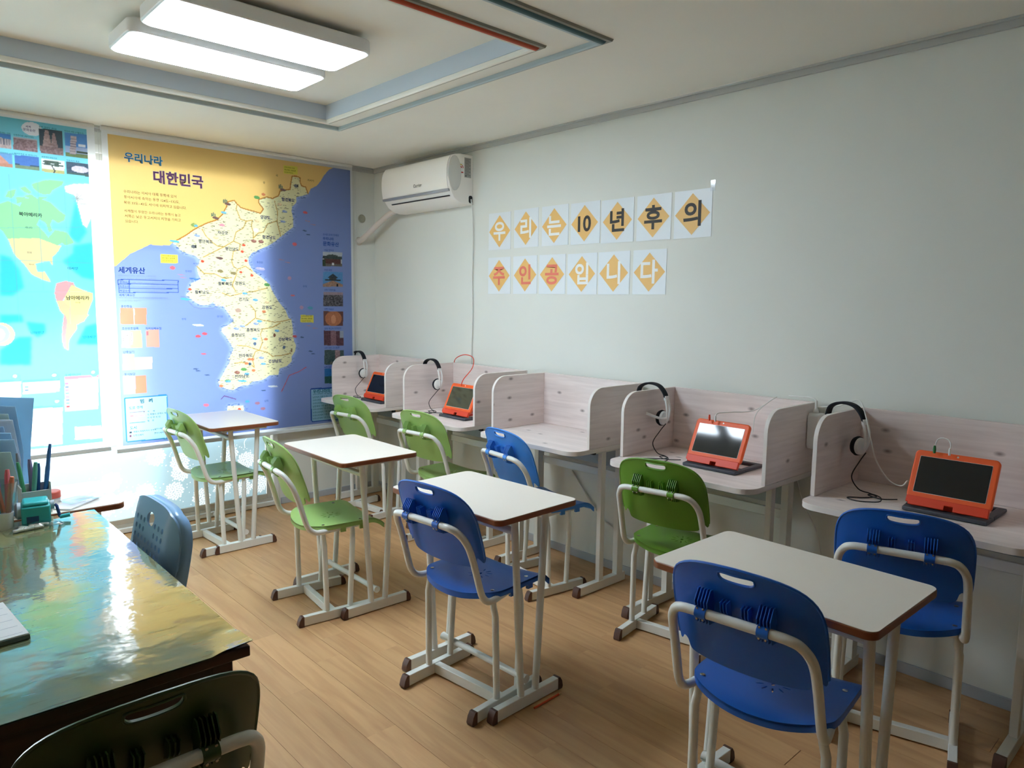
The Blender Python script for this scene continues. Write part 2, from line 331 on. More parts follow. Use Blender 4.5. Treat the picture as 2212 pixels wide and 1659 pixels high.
DATA = json.loads(r"""{"land":[[1.527,1.801],[1.551,1.814],[1.607,1.849],[1.651,1.884],[1.694,1.91],[1.738,1.934],[1.803,1.96],[1.837,1.995],[1.865,2.047],[1.875,2.081],[1.918,2.094],[1.936,2.072],[1.962,2.051],[2.015,2.041],[2.065,2.033],[2.092,2.027],[2.113,2.058],[2.083,2.094],[2.083,2.117],[2.137,2.139],[2.179,2.133],[2.222,2.156],[2.234,2.189],[2.281,2.202],[2.307,2.208],[2.313,2.253],[2.324,2.3],[2.357,2.301],[2.382,2.295],[2.381,2.267],[2.393,2.241],[2.422,2.237],[2.44,2.192],[2.438,2.192],[2.396,2.174],[2.353,2.162],[2.349,2.121],[2.316,2.091],[2.315,2.056],[2.324,2.017],[2.323,1.955],[2.274,1.918],[2.237,1.888],[2.192,1.85],[2.134,1.813],[2.064,1.782],[2.022,1.76],[2.0,1.726],[2.003,1.686],[2.031,1.641],[2.094,1.597],[2.142,1.558],[2.162,1.51],[2.203,1.443],[2.254,1.38],[2.273,1.331],[2.296,1.313],[2.302,1.263],[2.302,1.229],[2.311,1.166],[2.325,1.136],[2.316,1.094],[2.291,1.059],[2.29,1.024],[2.251,0.992],[2.199,0.979],[2.19,0.937],[2.125,0.935],[2.095,0.916],[2.06,0.904],[2.003,0.901],[1.974,0.879],[1.932,0.878],[1.899,0.867],[1.872,0.851],[1.832,0.86],[1.793,0.881],[1.773,0.91],[1.802,0.954],[1.831,1.005],[1.857,1.045],[1.848,1.062],[1.858,1.077],[1.881,1.124],[1.861,1.164],[1.838,1.205],[1.806,1.245],[1.812,1.264],[1.865,1.291],[1.887,1.316],[1.849,1.37],[1.823,1.409],[1.778,1.409],[1.759,1.434],[1.727,1.414],[1.682,1.414],[1.634,1.44],[1.593,1.477],[1.618,1.502],[1.611,1.513],[1.626,1.551],[1.688,1.579],[1.672,1.609],[1.666,1.646],[1.686,1.698],[1.663,1.722],[1.609,1.737],[1.573,1.748],[1.544,1.784],[1.527,1.79]],"river":[[1.527,1.801],[1.551,1.814],[1.607,1.849],[1.651,1.884],[1.694,1.91],[1.738,1.934],[1.803,1.96],[1.837,1.995],[1.865,2.047],[1.875,2.081],[1.918,2.094],[1.936,2.072],[1.962,2.051],[2.015,2.041],[2.065,2.033],[2.092,2.027],[2.113,2.058],[2.083,2.094],[2.083,2.117],[2.137,2.139],[2.179,2.133],[2.222,2.156],[2.234,2.189],[2.281,2.202],[2.307,2.208],[2.313,2.253],[2.324,2.3],[2.357,2.301],[2.382,2.295],[2.381,2.267],[2.393,2.241],[2.422,2.237],[2.44,2.192]],"china":[[1.138,2.411],[2.791,2.474],[2.603,2.377],[2.562,2.33],[2.539,2.292],[2.507,2.255],[2.46,2.229],[2.442,2.192],[2.44,2.192],[2.422,2.237],[2.393,2.241],[2.381,2.267],[2.382,2.295],[2.357,2.301],[2.324,2.3],[2.313,2.253],[2.307,2.208],[2.281,2.202],[2.234,2.189],[2.222,2.156],[2.179,2.133],[2.137,2.139],[2.083,2.117],[2.083,2.094],[2.113,2.058],[2.092,2.027],[2.065,2.033],[2.015,2.041],[1.962,2.051],[1.936,2.072],[1.918,2.094],[1.875,2.081],[1.865,2.047],[1.837,1.995],[1.803,1.96],[1.738,1.934],[1.694,1.91],[1.651,1.884],[1.607,1.849],[1.551,1.814],[1.527,1.801],[1.508,1.78],[1.479,1.778],[1.433,1.775],[1.394,1.778],[1.346,1.751],[1.278,1.714],[1.233,1.671],[1.199,1.64],[1.167,1.63],[1.137,1.621]],"prov":[[[1.706,1.894],[1.729,1.852],[1.766,1.816],[1.803,1.792],[1.842,1.792],[1.904,1.831],[1.924,1.892],[1.972,1.921],[1.994,1.968],[1.954,1.978],[1.929,2.042],[1.936,2.072]],[[1.842,1.792],[1.758,1.746],[1.707,1.718]],[[1.904,1.831],[1.949,1.816],[1.942,1.777],[1.902,1.767],[1.889,1.702],[1.898,1.669],[1.924,1.651],[1.915,1.611],[1.887,1.546],[1.911,1.499]],[[2.193,2.119],[2.211,2.053],[2.209,1.973],[2.23,1.887]],[[1.997,1.968],[2.035,1.978],[2.027,1.938],[2.039,1.899],[2.038,1.86],[2.074,1.896],[2.109,1.905],[2.139,1.961],[2.203,1.986]],[[1.82,1.493],[1.871,1.474],[1.951,1.495],[2.042,1.51],[2.127,1.533]],[[2.006,1.416],[2.038,1.376],[2.037,1.33],[1.973,1.282],[1.944,1.268]],[[2.037,1.33],[2.086,1.315],[2.171,1.3],[2.228,1.306],[2.289,1.32]],[[2.084,1.254],[2.155,1.265],[2.211,1.293]],[[2.084,1.254],[2.069,1.22],[2.082,1.166],[2.058,1.11],[2.03,1.104],[2.008,1.052],[2.02,0.996],[1.986,1.025],[1.931,1.034],[1.884,1.03]],[[1.908,1.149],[1.975,1.141],[2.058,1.11],[2.115,1.095],[2.15,1.066],[2.222,1.07],[2.283,1.082]],[[1.665,1.659],[1.707,1.617],[1.779,1.614],[1.823,1.592],[1.884,1.594]],[[1.924,1.651],[1.979,1.673],[2.025,1.641]]],"text":[["함경북도",2.29,2.135,0.023,"navy",0.012,"c"],["양강도",2.125,2.002,0.023,"navy",0.012,"c"],["자강도",1.836,1.88,0.022,"navy",0.012,"c"],["평안북도",1.725,1.817,0.022,"navy",0.012,"c"],["함경남도",2.147,1.872,0.023,"navy",0.012,"c"],["평안남도",1.893,1.78,0.022,"navy",0.012,"c"],["황해북도",1.842,1.553,0.023,"navy",0.012,"c"],["강원도",1.941,1.559,0.023,"navy",0.012,"c"],["황해남도",1.692,1.495,0.022,"navy",0.012,"c"],["경기도",1.961,1.453,0.023,"navy",0.012,"c"],["강원도",2.121,1.401,0.024,"navy",0.012,"c"],["충청북도",2.02,1.249,0.023,"navy",0.012,"c"],["충청남도",1.917,1.217,0.023,"navy",0.012,"c"],["경상북도",2.244,1.181,0.024,"navy",0.012,"c"],["전라북도",1.961,1.079,0.023,"navy",0.012,"c"],["경상남도",2.167,1.032,0.024,"navy",0.012,"c"],["전라남도",1.931,0.94,0.024,"navy",0.012,"c"],["황해",1.573,1.325,0.013,"sea",0,"c"],["동해",2.4,1.55,0.015,"sea",0,"c"],["남해",2.097,0.76,0.014,"sea",0,"c"],["제주도",1.965,0.689,0.014,"sea",0,"c"],["서한만",1.663,1.674,0.013,"sea",0,"c"],["한국만",1.613,1.625,0.013,"sea",0,"c"],["경기만",1.8,1.34,0.013,"sea",0,"c"],["동한만",2.078,1.702,0.014,"sea",0,"c"],["중",2.122,2.23,0.015,"brown",0,"c"],["국",2.213,2.289,0.016,"brown",0,"c"],["러시아",2.462,2.286,0.016,"brown",0,"c"],["우리나라",1.379,2.279,0.052,"title1",0.045,"c"],["대한민국",1.576,2.184,0.073,"title2",0.045,"c"],["우리나라는 아시아 대륙 동쪽에 있어",1.259,2.079,0.018,"brown",0.01,"l"],["동아시아에 속하는 동경 124도~132도,",1.26,2.047,0.018,"brown",0.01,"l"],["북위 33도~43도 사이에 위치하고 있습니다.",1.258,2.015,0.018,"brown",0.01,"l"],["사계절이 뚜렷한 우리나라는 동쪽이 높고",1.259,1.967,0.017,"brown",0.01,"l"],["서쪽은 낮은 동고서저의 지형을 가지고",1.26,1.937,0.018,"brown",0.01,"l"],["있습니다.",1.261,1.907,0.017,"brown",0.01,"l"],["세계유산",1.211,1.618,0.036,"blue",0.05,"l"],["세계유산협약이 규정한 세계 유산은 그 특성에 따라",1.209,1.586,0.009,"pale",0,"l"],["문화유산, 자연유산, 복합유산으로 분류합니다.",1.209,1.569,0.01,"pale",0,"l"],["세계기록유산은 세계의 역사에 중요한 영향력을 가진 기록을",1.208,1.455,0.01,"pale",0,"l"],["유산으로 정하는 것입니다.",1.208,1.437,0.01,"pale",0,"l"],["기념물, 건조물, 유적지로 역사상 보편적 가치가 있는 유산",1.275,1.544,0.01,"pale",0,"l"],["지질학적이나 생물학적 생성물들로 이루어진 자연의 유적지",1.274,1.521,0.009,"pale",0,"l"],["문화유산과 자연유산의 특징을 둘 다 가진 유산",1.273,1.497,0.01,"pale",0,"l"],["문화유산",1.215,1.546,0.014,"blue",0.02,"l"],["자연유산",1.214,1.522,0.013,"blue",0.02,"l"],["복합유산",1.213,1.496,0.014,"blue",0.02,"l"],["세계기록유산",1.209,1.47,0.014,"blue",0.02,"l"],["훈민정음",1.216,1.403,0.015,"blue",0.02,"l"],["조선왕조실록",1.215,1.271,0.015,"blue",0.02,"l"],["직지심체요절",1.346,1.269,0.015,"blue",0.02,"l"],["난중일기",1.216,1.129,0.015,"blue",0.02,"l"],["동의보감",1.216,0.995,0.015,"blue",0.02,"l"],["범   례",1.333,0.825,0.025,"teal",0.02,"c"],["도로 경계",1.232,0.788,0.018,"teal",0.01,"l"],["도시",1.232,0.665,0.02,"teal",0.02,"l"],["국      계",1.335,0.758,0.011,"dark",0,"l"],["도 특별시 광역시 계",1.334,0.739,0.012,"dark",0,"l"],["비 무 장 지 대",1.333,0.719,0.012,"dark",0,"l"],["철    로",1.333,0.7,0.012,"dark",0,"l"],["특별시 특별자치시 광역시",1.251,0.64,0.011,"dark",0,"l"],["도청소재지",1.248,0.617,0.012,"dark",0,"l"],["시청소재지",1.37,0.644,0.011,"dark",0,"l"],["군청소재지",1.369,0.618,0.011,"dark",0,"l"],["유네스코에 등재된",2.547,1.922,0.015,"blue",0.02,"l"],["우리나라",2.546,1.893,0.021,"blue",0.02,"l"],["문화유산",2.546,1.857,0.031,"blue",0.06,"l"],["서울 창덕궁",2.556,1.812,0.014,"blue",0.02,"l"],["수원 화성",2.553,1.671,0.014,"blue",0.02,"l"],["안동 하회마을",2.55,1.529,0.014,"blue",0.02,"l"],["경주 석굴암",2.547,1.39,0.014,"blue",0.02,"l"],["합천 해인사 장경판전",2.545,1.25,0.014,"blue",0.02,"l"],["고창 화순 고인돌군",2.542,1.109,0.014,"blue",0.02,"l"],["제주 화산섬",2.539,0.968,0.014,"blue",0.02,"l"],["우리나라의 극지",2.547,0.797,0.027,"teal",0.03,"c"],["우리나라에서 가장 높고 높은 산",2.444,0.778,0.013,"teal",0.02,"l"],["남한에서 가장 긴 강",2.443,0.756,0.013,"teal",0.02,"l"],["우리나라에서 최북의 섬은",2.443,0.734,0.013,"teal",0.02,"l"],["우리나라에서 가장 높은 곳",2.442,0.711,0.014,"teal",0.02,"l"],["남한에서 가장 높은 산",2.442,0.689,0.014,"teal",0.02,"l"],["우리나라에서 가장 큰 섬",2.441,0.667,0.013,"teal",0.02,"l"],["우리나라에서 가장 높은 벌판",2.441,0.644,0.014,"teal",0.02,"l"],["우리나라에서 가장 큰 농사용 땅",2.44,0.622,0.014,"teal",0.02,"l"],["우리나라에서 가장 큰 굴",2.44,0.6,0.013,"teal",0.02,"l"],["우리나라의 극서",1.46,1.715,0.01,"olive",0.02,"l"],["평안북도 용천군",1.459,1.7,0.01,"olive",0.02,"l"],["신도면 마안도",1.459,1.685,0.01,"olive",0.02,"l"],["우리나라의 극서",2.268,2.352,0.01,"olive",0.02,"l"],["평안북도 용천군",2.268,2.335,0.011,"olive",0.02,"l"],["신도면 마안도",2.267,2.319,0.01,"olive",0.02,"l"],["우리나라의 극서",2.37,1.341,0.011,"olive",0.02,"l"],["평안북도 용천군",2.37,1.323,0.011,"olive",0.02,"l"],["신도면 마안도",2.37,1.306,0.011,"olive",0.02,"l"]],"shapes":[["p","land",[[1.832,0.748],[1.935,0.742],[1.94,0.71],[1.886,0.706],[1.825,0.715]]],["p","ytag",[[1.452,1.726],[1.553,1.726],[1.551,1.672],[1.45,1.67]]],["p","ytag",[[2.262,2.363],[2.366,2.368],[2.365,2.312],[2.261,2.308]]],["p","ytag",[[2.364,1.35],[2.463,1.347],[2.462,1.294],[2.362,1.298]]],["p","book1",[[1.211,1.393],[1.357,1.394],[1.356,1.294],[1.209,1.298]]],["l","white",[[1.286,1.387],[1.285,1.297]],0.006],["p","book2",[[1.212,1.257],[1.263,1.259],[1.258,1.153],[1.21,1.157]]],["p","book3",[[1.263,1.259],[1.322,1.26],[1.325,1.153],[1.258,1.153]]],["p","cream",[[1.217,1.248],[1.227,1.248],[1.224,1.176],[1.214,1.176]]],["p","cream",[[1.238,1.248],[1.248,1.248],[1.245,1.175],[1.235,1.176]]],["p","cream",[[1.264,1.248],[1.274,1.247],[1.271,1.175],[1.26,1.175]]],["p","dark",[[1.22,1.243],[1.224,1.243],[1.223,1.237],[1.219,1.237]]],["p","dark",[[1.219,1.233],[1.223,1.233],[1.223,1.227],[1.219,1.227]]],["p","dark",[[1.219,1.223],[1.223,1.223],[1.222,1.217],[1.218,1.217]]],["p","dark",[[1.218,1.213],[1.222,1.213],[1.222,1.207],[1.218,1.207]]],["p","dark",[[1.218,1.203],[1.222,1.203],[1.222,1.197],[1.217,1.197]]],["p","dark",[[1.241,1.242],[1.245,1.242],[1.245,1.237],[1.241,1.237]]],["p","dark",[[1.241,1.232],[1.245,1.232],[1.244,1.227],[1.24,1.227]]],["p","dark",[[1.24,1.222],[1.244,1.222],[1.244,1.217],[1.24,1.217]]],["p","dark",[[1.24,1.212],[1.244,1.212],[1.243,1.207],[1.239,1.207]]],["p","dark",[[1.239,1.202],[1.243,1.202],[1.243,1.197],[1.239,1.197]]],["p","dark",[[1.266,1.242],[1.271,1.242],[1.27,1.236],[1.266,1.236]]],["p","dark",[[1.266,1.232],[1.27,1.232],[1.27,1.226],[1.266,1.226]]],["p","dark",[[1.266,1.222],[1.27,1.222],[1.269,1.216],[1.265,1.216]]],["p","dark",[[1.265,1.212],[1.269,1.212],[1.269,1.206],[1.265,1.206]]],["p","dark",[[1.265,1.202],[1.269,1.202],[1.269,1.196],[1.264,1.196]]],["p","book4",[[1.348,1.26],[1.423,1.262],[1.422,1.153],[1.347,1.158]]],["p","rose",[[1.351,1.252],[1.361,1.251],[1.36,1.229],[1.35,1.229]]],["p","book2",[[1.211,1.118],[1.278,1.117],[1.279,1.019],[1.21,1.02]]],["p","book5",[[1.281,1.096],[1.379,1.097],[1.375,1.02],[1.281,1.019]]],["p","book5",[[1.209,0.987],[1.274,0.983],[1.272,0.875],[1.21,0.874]]],["p","book1",[[1.278,0.983],[1.339,0.982],[1.337,0.873],[1.274,0.875]]],["p","tealline",[[1.209,0.849],[1.217,0.855],[1.45,0.856],[1.458,0.846],[1.447,0.573],[1.218,0.579],[1.209,0.588]]],["p","legend",[[1.214,0.846],[1.452,0.847],[1.441,0.58],[1.215,0.587]]],["l","maroon",[[1.236,0.762],[1.319,0.759]],0.004],["l","rose",[[1.235,0.739],[1.318,0.736]],0.004],["l","teal",[[1.236,0.696],[1.318,0.695]],0.004],["p","dark",[[1.231,0.645],[1.241,0.644],[1.241,0.633],[1.23,0.634]]],["p","maroon",[[1.23,0.622],[1.24,0.621],[1.24,0.61],[1.229,0.611]]],["l","blue",[[1.208,1.561],[1.549,1.566]],0.003],["l","blue",[[1.208,1.561],[1.21,1.485]],0.003],["l","blue",[[1.21,1.485],[1.546,1.491]],0.003],["l","blue",[[1.549,1.566],[1.546,1.491]],0.003],["l","blue",[[1.21,1.537],[1.547,1.54]],0.002],["l","blue",[[1.209,1.512],[1.544,1.514]],0.002],["l","blue",[[1.268,1.56],[1.268,1.486]],0.002],["p","blue",[[2.426,0.816],[2.437,0.824],[2.773,0.815],[2.778,0.568],[2.436,0.577],[2.427,0.59]]],["p","legend2",[[2.432,0.813],[2.773,0.805],[2.77,0.576],[2.436,0.584]]]],"photos":[[[2.544,1.799],[2.7,1.804],[2.698,1.702],[2.542,1.697]],[[2.544,1.658],[2.702,1.66],[2.7,1.554],[2.542,1.552]],[[2.544,1.514],[2.703,1.514],[2.701,1.412],[2.542,1.413]],[[2.543,1.377],[2.701,1.373],[2.699,1.268],[2.541,1.272]],[[2.543,1.237],[2.702,1.23],[2.7,1.122],[2.541,1.129]],[[2.544,1.097],[2.702,1.088],[2.7,0.979],[2.542,0.989]],[[2.543,0.961],[2.697,0.949],[2.696,0.84],[2.541,0.852]]],"icons":[["octo",1.518,1.643],["fish",1.567,1.602],["fish",1.581,1.584],["whale",1.645,1.579],["hill",1.658,1.915],["lake",1.847,2.01],["tree",1.859,2.084],["log",1.875,2.067],["tree",1.779,1.991],["log",1.794,1.971],["pig",1.834,1.929],["pond",1.674,1.851],["egg",1.79,1.846],["bird",1.65,1.781],["lake2",1.536,1.807],["red",1.972,1.81],["red",1.961,1.767],["red",1.983,1.709],["red",1.702,1.692],["red",1.947,1.632],["red",2.021,1.614],["red",1.618,1.513],["log",1.811,1.717],["lake",1.832,1.576],["leaf",1.812,1.633],["leaf",1.896,1.623],["green",2.07,2.129],["fox",2.116,2.153],["tree",2.238,2.22],["log",2.255,2.199],["bird",2.351,2.236],["egg",2.228,2.099],["pond",2.263,2.055],["pond",2.25,1.986],["cow",2.057,1.914],["egg",2.066,1.974],["brown",2.041,1.841],["brown",2.09,1.84],["crab",2.415,2.062],["fish",2.432,2.005],["fish",2.474,1.984],["fishd",2.408,1.937],["fishd",2.434,1.912],["octo",2.331,1.839],["fish",2.233,1.727],["fish",2.276,1.712],["ship",2.081,1.66],["squid",2.288,1.603],["shrimp",2.308,1.485],["green",2.124,1.554],["egg",2.071,1.529],["lake",1.97,1.493],["lake",2.04,1.451],["egg",2.121,1.435],["rook",1.922,1.38],["fox",2.098,1.373],["wave",2.439,1.399],["squid",2.373,1.402],["lake",2.064,1.308],["pond",2.039,1.291],["pond",1.946,1.276],["pond",1.905,1.26],["lake",2.187,1.241],["acorn",2.168,1.211],["fox",2.107,1.185],["lake",2.029,1.19],["tri",2.028,1.156],["tri",2.236,1.125],["egg",2.101,1.126],["bottle",2.291,1.102],["pond",2.071,1.059],["fox",1.987,1.052],["fox",2.008,1.051],["fox",1.966,1.026],["brown",1.902,0.968],["green",1.947,0.986],["fox",2.013,0.976],["lake",2.084,1.017],["lake",1.967,0.955],["green",1.837,0.915],["lake2",1.935,0.909],["crab",2.316,1.2],["fishd",2.372,1.192],["fish",2.424,1.273],["fish",2.474,1.254],["fishd",2.436,1.09],["fishd",2.455,1.071],["ship2",2.148,0.857],["fishd",2.079,0.834],["fishb",1.965,0.767],["brown2",2.034,0.75],["brown2",2.072,0.709],["star",1.99,1.021],["ship2",1.66,1.286],["crab",1.657,1.215],["crab",1.698,1.231],["shrimp",1.688,1.101],["fishd",1.634,1.006],["fishd",1.649,0.993],["fishd",1.705,0.963],["fox",1.793,0.885],["lake2",1.586,1.451],["lip",1.692,0.767],["fishb",1.965,0.767],["lake",1.84,0.912],["red",1.908,0.72]],"nll":[[1.562,1.465],[1.59,1.463],[1.608,1.434],[1.636,1.402],[1.675,1.391],[1.757,1.394],[1.806,1.418]],"lime":[[[2.209,0.816],[2.263,0.923],[2.398,0.975]]],"redline":[[2.209,0.816],[2.245,0.882],[2.267,0.926],[2.34,0.948],[2.398,0.978]],"maroon":[[1.791,0.798],[1.81,0.818],[1.886,0.79]],"world":{"green":[[[0.619,1.93],[0.654,1.947],[0.69,1.965],[0.742,1.942],[0.762,1.986],[0.835,1.994],[0.884,1.978],[0.932,1.932],[0.956,1.913],[0.948,1.883],[0.916,1.866],[0.891,1.885],[0.88,1.856],[0.888,1.82],[0.869,1.812],[0.859,1.861],[0.829,1.88],[0.815,1.85],[0.85,1.81],[0.867,1.783],[0.901,1.828],[0.958,1.818],[0.976,1.79],[0.991,1.762],[0.948,1.744],[0.929,1.758],[0.909,1.742],[0.678,1.763],[0.657,1.803],[0.613,1.834]],[[0.805,2.068],[0.871,2.097],[0.959,2.101],[0.945,2.077],[0.899,2.044],[0.886,2.021],[0.855,2.016],[0.83,2.025],[0.807,2.047]],[[0.679,1.984],[0.693,2.017],[0.729,2.031],[0.721,1.996],[0.708,1.981]],[[0.726,1.989],[0.768,1.994],[0.773,1.973],[0.73,1.955]],[[0.747,2.04],[0.771,2.05],[0.8,2.025],[0.793,2.011],[0.764,2.021]],[[0.763,2.0],[0.799,2.011],[0.823,1.993],[0.798,1.983]],[[0.829,2.0],[0.873,2.005],[0.866,1.997],[0.835,1.987]]],"tan":[[[0.678,1.763],[0.702,1.768],[0.823,1.776],[0.909,1.742],[0.928,1.743],[0.907,1.706],[0.88,1.675],[0.878,1.631],[0.864,1.653],[0.816,1.643],[0.798,1.635],[0.804,1.592],[0.839,1.594],[0.867,1.536],[0.824,1.55],[0.776,1.577],[0.743,1.633],[0.703,1.68],[0.691,1.722]]],"ice":[[[0.958,2.072],[1.004,2.091],[1.083,2.101],[1.092,2.021],[1.08,1.901],[1.058,1.851],[1.039,1.868],[1.023,1.955],[1.007,2.027],[0.963,2.043]]],"pink":[[[0.892,1.53],[0.938,1.546],[0.976,1.536],[0.988,1.503],[0.961,1.495],[0.934,1.464],[0.919,1.435],[0.887,1.434],[0.88,1.478]],[[0.92,1.354],[0.944,1.354],[0.923,1.212],[0.934,1.15],[0.912,1.166],[0.904,1.212],[0.909,1.278]]],"yellow":[[[0.966,1.524],[1.014,1.499],[1.07,1.478],[1.072,1.448],[1.049,1.391],[1.033,1.345],[1.018,1.315],[0.965,1.315],[0.942,1.375],[0.918,1.42],[0.934,1.464]],[[1.02,1.354],[1.048,1.354],[1.028,1.333],[1.0,1.308],[0.978,1.323]]],"orange":[[[0.887,1.434],[0.919,1.435],[0.956,1.398],[0.972,1.315],[0.991,1.301],[0.938,1.301],[0.928,1.345],[0.903,1.375]],[[0.939,1.354],[1.025,1.354],[1.018,1.318],[0.981,1.298],[0.98,1.272],[0.951,1.231],[0.936,1.206],[0.934,1.16],[0.923,1.161],[0.922,1.227]]],"deep":[[[0.987,1.747],[1.08,1.768],[1.08,1.557],[1.017,1.57],[0.93,1.656],[0.984,1.703]],[[0.639,1.677],[0.685,1.665],[0.723,1.596],[0.736,1.504],[0.685,1.46],[0.626,1.46]],[[0.963,1.789],[1.013,2.013],[1.045,1.869],[1.056,1.825],[1.014,1.763]],[[0.621,1.355],[0.718,1.355],[0.724,1.315],[0.618,1.311]],[[0.74,1.315],[0.824,1.304],[0.825,1.254],[0.786,1.23],[0.75,1.266]],[[0.695,1.232],[0.757,1.231],[0.746,1.077],[0.605,1.084],[0.61,1.162]],[[1.026,1.287],[1.092,1.307],[1.088,1.181],[0.976,1.185]]],"circle":[0.619,1.249],"tables":[[[[0.541,1.0],[0.696,1.0],[0.687,0.836],[0.532,0.836]],[[0.541,1.0],[0.696,1.0],[0.696,0.988],[0.54,0.986]],"tb"],[[[0.705,0.995],[0.881,0.994],[0.877,0.917],[0.701,0.915]],[[0.705,0.995],[0.881,0.994],[0.88,0.981],[0.705,0.98]],"tb"],[[[0.906,1.0],[1.077,1.0],[1.068,0.801],[0.896,0.801]],[[0.906,1.0],[1.077,1.0],[1.076,0.987],[0.905,0.984]],"tr"],[[[0.706,0.844],[0.887,0.838],[0.875,0.611],[0.693,0.618]],[[0.706,0.844],[0.887,0.838],[0.886,0.826],[0.705,0.829]],"tb"]],"legend":[[0.941,0.705],[1.079,0.698],[1.083,0.622],[0.939,0.629]],"photos":[["parthenon",[[0.629,2.317],[0.722,2.315],[0.721,2.239],[0.625,2.239]]],["bazaar",[[0.731,2.308],[0.842,2.31],[0.842,2.239],[0.73,2.238]]],["cathedral",[[0.851,2.371],[0.962,2.372],[0.962,2.238],[0.853,2.239]]],["tower",[[0.972,2.37],[1.085,2.372],[1.084,2.238],[0.973,2.241]]],["pyramid",[[0.623,2.216],[0.723,2.215],[0.722,2.142],[0.619,2.141]]],["plain",[[0.731,2.212],[0.845,2.215],[0.843,2.141],[0.732,2.142]]],["acacia",[[0.856,2.211],[0.965,2.21],[0.964,2.139],[0.855,2.141]]],["falls",[[0.973,2.211],[1.085,2.211],[1.085,2.14],[0.975,2.144]]]],"bubble":[[0.807,2.358],[0.844,2.364]],"lines":[[[0.647,1.819],[1.071,1.856]],[[0.637,1.649],[1.075,1.651]],[[0.628,1.481],[1.067,1.485]],[[0.703,2.104],[0.707,1.304]],[[0.831,2.085],[0.827,1.492]],[[0.958,2.079],[0.951,1.301]]],"text":[["세계",0.803,2.37,0.012,"purple",0.04,"c"],["문화유산",0.807,2.353,0.014,"purple",0.04,"c"],["북아메리카",0.789,1.901,0.021,"dark",0.01,"c"],["남아메리카",0.994,1.45,0.023,"dark",0.01,"c"],["캐나다",0.777,1.83,0.011,"dark",0,"c"],["미국",0.773,1.695,0.011,"dark",0,"c"],["멕시코",0.779,1.631,0.008,"brown",0,"c"],["브라질",0.992,1.424,0.008,"dark",0,"c"],["그린란드",1.047,1.983,0.011,"grey",0,"c"],["대서양",0.977,1.617,0.017,"teal",0.03,"c"],["남태평양",0.786,1.255,0.016,"teal",0,"c"],["남대서양",1.041,1.225,0.017,"teal",0,"c"],["오세아니아",0.947,1.009,0.016,"cyan",0,"c"],["중동",0.725,0.86,0.015,"cyan",0,"c"],["파르테논 신전",0.663,2.319,0.009,"teal",0.04,"l"],["모헨조다로 (파키스탄)",0.733,2.317,0.009,"teal",0.04,"l"],["쾰른 대성당 (독일)",0.852,2.379,0.01,"teal",0.04,"l"],["피사의 사탑 (이탈리아)",0.973,2.377,0.009,"teal",0.04,"l"],["피라미드 (이집트)",0.669,2.215,0.009,"teal",0.04,"l"],["킬리만자로 산 (탄자니아)",0.732,2.22,0.009,"teal",0.04,"l"],["세렝게티국립공원",0.856,2.22,0.009,"teal",0.04,"l"],["빅토리아 폭포",0.975,2.217,0.01,"teal",0.04,"l"]]},"dand":[[1.809,0.188],[1.95,0.153],[1.668,0.142],[1.499,0.212],[1.864,0.409],[1.975,0.348],[1.539,0.396],[1.323,0.232],[1.543,0.33],[1.396,0.452],[1.209,0.203],[2.063,0.164],[1.105,0.181],[1.063,0.291],[1.136,0.332]],"stems":[[[1.984,0.499],[1.968,0.478],[1.97,0.436]],[[2.038,0.396],[2.026,0.364],[2.033,0.355]],[[1.995,0.23],[1.971,0.21]],[[2.037,0.223],[2.064,0.215]],[[1.514,0.428],[1.541,0.453],[1.568,0.449]]]}""")
KEYS = [('Carrier', 'b')]+[(q, 'b') for q in '우리는년후의주인공입니다']+[('10', 'b')]
for T_ in (DATA['text'], DATA['world']['text']):
    for st_, x_, z_, hh, c_, w_, al in T_:
        KEYS.append((st_, 'b' if hh > .02 else 's'))
        if c_ in ('title1', 'title2'): KEYS.append((st_, 'o'))
prebuild(KEYS)

# ------------------------------------------------------------------ setting
XR, YB, HC, XL, YF = 3.012, 4.80, 2.44, -1.35, -4.6
fl = struct(MB().box(XL-.1, YF-.1, -.12, XR+.1, YB+.1, -.003).build('floor', M_seam), 'wood-look vinyl plank floor')
pk = {}
PWD = .114; col = 0; x = XR-.002
while x > .28:
    x0 = max(x-PWD, .2); y = YB-.002-(0 if col % 2 else .38)-random.random()*.3; ends = [YB-.002]
    while y > .3: ends.append(y); y -= .92
    ends.append(.2)
    for a, b in zip(ends[:-1], ends[1:]):
        w, l = round(x-x0-.0007, 3), round(a-b-.0008, 2)
        key = (w, l)
        if key not in pk: pk[key] = MB().box(-w/2,-l/2,-.003,w/2,l/2,0).mesh('plank', M_floor)
        o = bpy.data.objects.new('plank', pk[key]); C.objects.link(o); o.parent = fl; o.location = ((x+x0)/2, (a+b)/2, 0)
    x -= PWD; col += 1
struct(MB().box(XL,YF,-.004,XR,.2,-.0005).box(XL,.2,-.004,.2,YB,-.0005).build('floor', M_floor, None), 'plank floor beyond the view')
struct(MB().box(XR, YF-.1, -.1, XR+.12, YB+.12, 2.7).build('wall_right', M_wall))
struct(MB().box(XL-.12, YF-.1, -.1, XL, YB+.12, 2.7).build('wall_left', mat('brown_bookcase_wall', rgb(164,156,144), .7)))  # unseen wall, tone set for the light it bounces into the room
struct(MB().box(XL, YF-.12, -.1, XR, YF, 2.7).build('wall_rear', mat('dim_rear_wall', rgb(150,144,134), .8)))
WX0, WX1, WZ0, WZ1 = -1.2, 2.19, .005, 2.34
struct(MB().box(WX1, YB, 0, XR, YB+.14, 2.7).box(XL, YB, 0, WX0, YB+.14, 2.7).box(WX0, YB, WZ1, WX1, YB+.14, 2.7).box(WX0,YB,-.1,WX1,YB+.14,WZ0).build('wall_back', M_wall))
